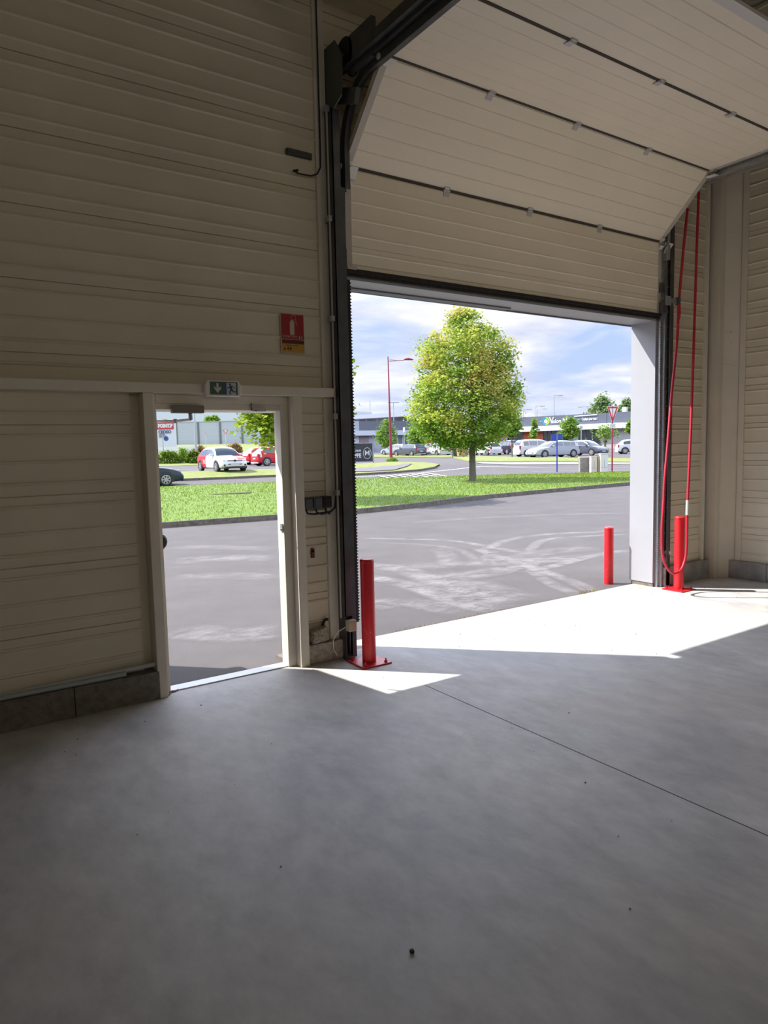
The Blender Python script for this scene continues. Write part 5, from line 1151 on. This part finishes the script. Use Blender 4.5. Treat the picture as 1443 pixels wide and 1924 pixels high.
for (a0, a1, m, nm) in ((PI*.5, PI*1.5, TEAL, 'logo_ring_left'), (-PI*.5, PI*.5, LIME, 'logo_ring_right')):
    mb = MB(); ps = []
    for k in range(13):
        q = a0+(a1-a0)*k/12; ps.append((cl-A+dv*math.cos(q)*.42+upz*math.sin(q)*.42, cl-A+dv*math.cos(q)*.80+upz*math.sin(q)*.72))
    for k in range(12): mb.face([ps[k][0], ps[k+1][0], ps[k+1][1], ps[k][1]])
    o = mb.build(nm, m); o.parent = t_
mb = MB(); mb.face([cl-A+dv*math.cos(k*PI/8)*.36-upz*.05+upz*math.sin(k*PI/8)*.34+nb*.01 for k in range(16)]); o = mb.build('logo_centre', LGW); o.parent = t_
text('V', 1.5, 'lettering', LGW, t_, pt(1040, 5.75, .65), dv, upz, .02, .03); text('ision', 1.0, 'lettering', LGW, t_, pt(1049.5, 5.58, .65), dv, upz, .02, .03); text('N', 1.2, 'lettering', LGW, t_, pt(1065, 5.6, .65), dv, upz, .02, .03)
text("L'optique pour tous !", .62, 'lettering', LGW, t_, pt(1111, 5.72, .65), dv, upz, .02, .02, 'CENTER', .55)
mb = MB(); q0, q1 = pt(1089, 5.62, .63)-A, pt(1095, 5.64, .63)-A; mb.tube([q0, q1], .12, 6); o = mb.build('logo_bar', TEAL); o.parent = t_
text('-', .8, 'lettering', LGW, t_, pt(1020, 5.75, .65), dv, upz, .02, .02)
mb = MB(); q = pt(950, 3.0, .3)-A; mb.tube([q, q+nb*.05], .75, 18); o = mb.build('pink_disc', mat('pink_poster', (.70, .25, .62), .5)); o.parent = t_
mb = MB(); q = pt(1163, 6.9, -2)-A; mb.obox(q, dv*.35, nb*.3, upz*.6); o = mb.build('roof_vent', CAN); o.parent = t_
t_, bx, U, L, A, dv, nb, pt = facade(640, 128, 855, 140, 'left shop building with dark fascia, posters and an orange panel')
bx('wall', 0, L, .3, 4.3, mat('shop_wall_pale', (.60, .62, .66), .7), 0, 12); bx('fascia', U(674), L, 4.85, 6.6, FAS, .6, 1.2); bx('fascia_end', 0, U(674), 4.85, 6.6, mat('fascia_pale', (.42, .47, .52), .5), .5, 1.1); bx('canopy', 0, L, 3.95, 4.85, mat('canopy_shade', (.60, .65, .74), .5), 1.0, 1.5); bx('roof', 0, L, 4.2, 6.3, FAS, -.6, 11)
o = bx('poster', U(693), U(735), .6, 3.85, mat('poster_art', (.22, .24, .38), .5, col2=(.50, .50, .58), vscale=.5), .08, .1); bx('poster', U(675), U(693), .6, 3.85, mat('poster_brown', (.25, .19, .22), .5, var=.2, vscale=.8), .08, .1)
for (a_, b__, m, nm) in ((747, 766, SHG2, 'shop_window'), (796, 816, ORG, 'orange_panel'), (816, 853, SHG, 'shop_window')):
    o = bx(nm, U(a_), U(b__), .6, 3.9, m, .06, .1)
    if m is not ORG:
        for k in range(3): u = U(a_)+(U(b__)-U(a_))*k/2; bx('mullion', u-.06, u+.06, .6, 3.9, CAN, .14, .08, parent=o)
p = atd(729, 846, 100); t_ = empty('parked_trailer', (p.x, p.y, gz(p.x, p.y)), label='small pale framed box trailer left of the red street lamp foot', cat='trailer')
mb = MB(); mb.obox(upz*1.5, bx_*.95, nrm*.5, upz*.85); o = mb.build('box', MC['fascia_pale']); o.parent = t_; mb = MB(); mb.obox(upz*1.5+nrm*.52, bx_*.6, nrm*.03, upz*.5); o = mb.build('opening', SHG); o.parent = t_
for q in (-1, 1): mb = MB(); mb.cyl(bx_*.4*q+upz*.35+nrm*.3, bx_*.4*q+upz*.35+nrm*.5, .35, 14); o = mb.build('wheel', TYRE); o.parent = t_
# white modern building behind
t_ = empty('white_building', atd(720, 836, 190), label='white flat-roofed building with a rising roof slab far behind the left shops', cat='building'); A = t_.location.copy(); A.z = 0
def wb(name, px0, px1, t0, t1, b0, b1, d, m, dp=8):
    P4 = [atd(px0, t0, d), atd(px1, t1, d), atd(px1, b1, d), atd(px0, b0, d)]; bk_ = -nrm*dp; vs = P4+[v+bk_ for v in P4]
    mb = MB(); mb.add(vs, [(0, 1, 2, 3), (7, 6, 5, 4), (0, 4, 5, 1), (1, 5, 6, 2), (2, 6, 7, 3), (3, 7, 4, 0)]); return P(mb, name, m, t_)
wm_ = mat('far_white', (.80, .82, .86), .6); gm_ = mat('far_grey', (.40, .43, .48), .6)
wb('roof_slab', 640, 780, 783, 771, 789, 781, 190, wm_, 14); wb('walls', 640, 775, 785, 780, 836, 836, 196, mat('far_wall', (.70, .72, .78), .7)); wb('roof_box', 662, 698, 773, 774, 784, 784, 200, gm_, 6)
wb('far_shade_windows', 676, 700, 786, 786, 795, 795, 194, gm_, 1); wb('far_shade_windows', 751, 774, 784, 784, 795, 795, 194, gm_, 1)
for px in (672, 688, 708, 758, 765): wb('column', px, px+1, 785, 785, 795, 795, 191, wm_, .3)
mb = MB(); b0 = atd(695.5, 775, 198); mb.tube([b0, b0+upz*3.2], .08, 5)
for k in range(5): mb.tube([b0+upz*(1+.5*k)-bx_*.25, b0+upz*(1+.5*k)+bx_*.25], .04, 4)
P(mb, 'antenna_mast', GP, t_)
# ------------------------------------------------------------------ left side: wall, warehouse, totem
t_ = empty('sound_wall', atd(400, 836, 90), label='long grey panelled wall with dark posts beyond the car lot', cat='wall')
SW = mat('wall_panel_grey', (.50, .54, .58), .7, var=.03); d = 90
A = atd(250, 833, d+3); B = atd(620, 833, d+3); z1_ = atd(400, 791, d).z; z0_ = 1.9
dv = (B-A); dv.z = 0; LL = dv.length; dv.normalize(); nb = Vector((dv.y, -dv.x, 0)); A.z = 0
for k in range(5):
    za = z0_+(z1_-z0_)*k/5; zb_ = z0_+(z1_-z0_)*(k+1)/5-.03; mb = MB(); mb.obox(A+dv*LL/2+upz*(za+zb_)/2, dv*LL/2, nb*.1, upz*(zb_-za)/2); P(mb, 'wall_board', SW, t_)
for k in range(10):
    u = (U_ := LL*(k+.02)/9.0); mb = MB(); mb.obox(A+dv*u+nb*.12+upz*(z0_+z1_)/2, dv*.12, nb*.08, upz*(z1_-z0_)/2); P(mb, 'post', mat('wall_post', (.16, .17, .18), .6), t_)
mb = MB(); mb.obox(A+dv*LL/2+upz*(z1_+.04), dv*LL/2, nb*.16, upz*.05); P(mb, 'coping', MC['far_grey'], t_)
t_ = empty('warehouse', atd(400, 800, 150), label='very pale warehouse filling the view above the grey wall', cat='building')
mb = MB(); A = atd(200, 830, 150); B = atd(620, 830, 150); dv = (B-A); dv.z = 0; LL = dv.length; dv.normalize(); nb = Vector((dv.y, -dv.x, 0)); A.z = 2; mb.obox(A+dv*LL/2-nb*10+upz*7, dv*LL/2, nb*10, upz*8); P(mb, 'walls', mat('warehouse_pale', (.66, .70, .76), .6, stretch=(.2, .2, 3), var=.02), t_)
d = 74; A = atd(286, 836, d); A.z = gz(A.x, A.y); s_ = d/F
t_ = empty('shop_totem', A, label='white sign panel with red band and white lettering, leftmost through the exit door', cat='sign board')
mb = MB(); zt_ = atd(310, 793, d).z-A.z; mb.obox(bx_*23*s_+upz*zt_/2, bx_*23*s_, nrm*.1, upz*zt_/2); o = mb.build('panel', mat('totem_white', (.66, .69, .74), .5)); o.parent = t_
mb = MB(); z_ = atd(310, 800.5, d).z-A.z; mb.obox(bx_*21*s_+upz*z_+nrm*.11, bx_*21.5*s_, nrm*.02, upz*6.5*s_); o = mb.build('red_band', mat('totem_red', (.55, .03, .04), .5)); o.parent = t_
text('POINT.P', 8.4*s_, 'lettering', LW, t_, A+bx_*27*s_+upz*z_+nrm*.14, bx_, upz, .01, .05, 'CENTER', .86)
text('CEDEO', 7.4*s_, 'lettering', mat('totem_blue', (.06, .09, .20), .5), t_, A+bx_*25.5*s_+upz*(atd(310, 812, d).z-A.z)+nrm*.12, bx_, upz, .01, .02, 'CENTER', 1.0)
mb = MB(); z_ = atd(310, 819, d).z-A.z; mb.obox(bx_*21*s_+upz*z_+nrm*.12, bx_*7*s_, nrm*.02, upz*3*s_); o = mb.build('tan_notice', mat('totem_tan', (.50, .42, .36), .5, var=.3, vscale=3)); o.parent = t_
# kerb line and paved lane on the embankment
p = atd(325, 846, 72); t_ = empty('low_white_wall', (p.x, p.y, gz(p.x, p.y)), label='low white wall behind the hedge at the left', cat='wall'); mb = MB(); mb.obox(upz*.25, bx_*3.0, nrm*.1, upz*.3); o = mb.build('wall_body', SWH); o.parent = t_
# drain cover in the verge
p = gnd(436, 933); mb = MB(); mb.box(-.7, .7, -.2, .2, -.1, .03, .01); o = mb.build('concrete_slab', mat('slab_brown', (.12, .10, .07), .95, var=.4, vscale=8), loc=(p.x, p.y, .085), rot=(0, 0, -.15)); tag(o, 'dark sunken concrete slab in the grass seen through the exit door', 'slab')
# ------------------------------------------------------------------ people
def person(px, pyb, d, rel, shirt, trousers, lab, hair=(.05, .035, .03), stride=.0):
    p = atd(px, pyb, d); z0_ = gz(p.x, p.y); t = empty('person', (p.x, p.y, z0_), PI/2-(math.atan2(p.x, p.y)+math.radians(rel)), label=lab, cat='person', group=None)
    J = {'pel': (0, 0, .95), 'ch': (0.02, 0, 1.22), 'nk': (.03, 0, 1.46), 'hd': (.05, 0, 1.58), 'top': (.05, 0, 1.72), 'sl': (0, .19, 1.42), 'sr': (0, -.19, 1.42), 'el': (-.06-stride*.3, .24, 1.15), 'er': (.04+stride*.3, -.24, 1.15), 'hl': (.04-stride*.3, .25, .90), 'hr': (.16+stride*.3, -.23, .93), 'pl': (0, .1, .9), 'pr': (0, -.1, .9), 'kl': (.05+stride*.5, .1, .50), 'kr': (.02-stride*.3, -.1, .50), 'al': (stride, .1, .09), 'ar': (-stride, -.1, .09), 'fl': (.17+stride, .1, .04), 'fr': (.17-stride, -.1, .04)}
    E_ = [('pel', 'ch'), ('ch', 'nk'), ('nk', 'hd'), ('hd', 'top'), ('ch', 'sl'), ('ch', 'sr'), ('sl', 'el'), ('sr', 'er'), ('el', 'hl'), ('er', 'hr'), ('pel', 'pl'), ('pel', 'pr'), ('pl', 'kl'), ('pr', 'kr'), ('kl', 'al'), ('kr', 'ar'), ('al', 'fl'), ('ar', 'fr')]
    R_ = {'pel': .15, 'ch': .15, 'nk': .055, 'hd': .095, 'top': .07, 'sl': .065, 'sr': .065, 'el': .045, 'er': .045, 'hl': .035, 'hr': .035, 'pl': .095, 'pr': .095, 'kl': .062, 'kr': .062, 'al': .045, 'ar': .045, 'fl': .035, 'fr': .035}
    def skin(name, keys, m, k, root):
        ks = [q for q in J if q in keys]; me = bpy.data.meshes.new(name); me.from_pydata([J[q] for q in ks], [(ks.index(a_), ks.index(b__)) for a_, b__ in E_ if a_ in ks and b__ in ks], []); me.materials.append(m)
        o = bpy.data.objects.new(name, me); COL.objects.link(o); o.parent = t; o.modifiers.new('skin', 'SKIN'); 
        sv = me.skin_vertices[0].data if me.skin_vertices else None
        if sv is None:
            bpy.context.view_layer.objects.active = o; o.select_set(True); 
        for i, q in enumerate(ks): me.skin_vertices[0].data[i].radius = (R_[q]*k, R_[q]*k); me.skin_vertices[0].data[i].use_root = (q == root)
        o.modifiers.new('sub', 'SUBSURF').levels = 2; return o
    def sk2(name, keys, m, k):
        # continuous surface from tapered capsules fused by remesh
        mb = MB()
        for a_, b__ in E_:
            if a_ in keys and b__ in keys:
                A_, B_ = Vector(J[a_]), Vector(J[b__]); ra, rb = R_[a_]*k, R_[b__]*k; dd = (B_-A_).normalized()
                mb.tube([A_-dd*ra*.95, A_-dd*ra*.6, A_, B_, B_+dd*rb*.6, B_+dd*rb*.95], [ra*.3, ra*.8, ra, rb, rb*.8, rb*.3], 12)
        o = mb.build(name, m); o.parent = t; md = o.modifiers.new('remesh', 'REMESH'); md.mode = 'VOXEL'; md.voxel_size = .018; md.use_smooth_shade = True; return o
    SK = mat('skin', (.45, .27, .20), .6)
    sk2('body', set(J), SK, 1); sk2('shirt', {'pel', 'ch', 'sl', 'sr', 'el', 'er'}, mat('cloth_%s' % (shirt,), shirt, .8), 1.14); sk2('trousers', {'pel', 'pl', 'pr', 'kl', 'kr', 'al', 'ar'}, mat('cloth_%s' % (trousers,), trousers, .8), 1.16)
    mb = MB(); mb.tube([(.03, 0, 1.60), (.035, 0, 1.66), (.045, 0, 1.74), (.05, 0, 1.765)], [.10, .112, .085, .02], 14); o = mb.build('hair', mat('hair', hair, .8)); o.parent = t
    return t
person(1137, 843, 104, 200, (.03, .03, .035), (.35, .33, .28), 'person in dark top standing by the grey wall at the right of the shop', stride=.12)
person(967, 848, 105, 150, (.40, .10, .05), (.06, .05, .08), 'person in rust-red top behind the thin young tree', stride=.08)
person(975, 848, 103, 210, (.55, .10, .16), (.07, .05, .07), 'person in pinkish red top beside the shop entrance, nearest the white people carrier')
person(1101, 842, 96, 180, (.60, .58, .60), (.10, .10, .12), 'person with pale top in the dark open shop front')
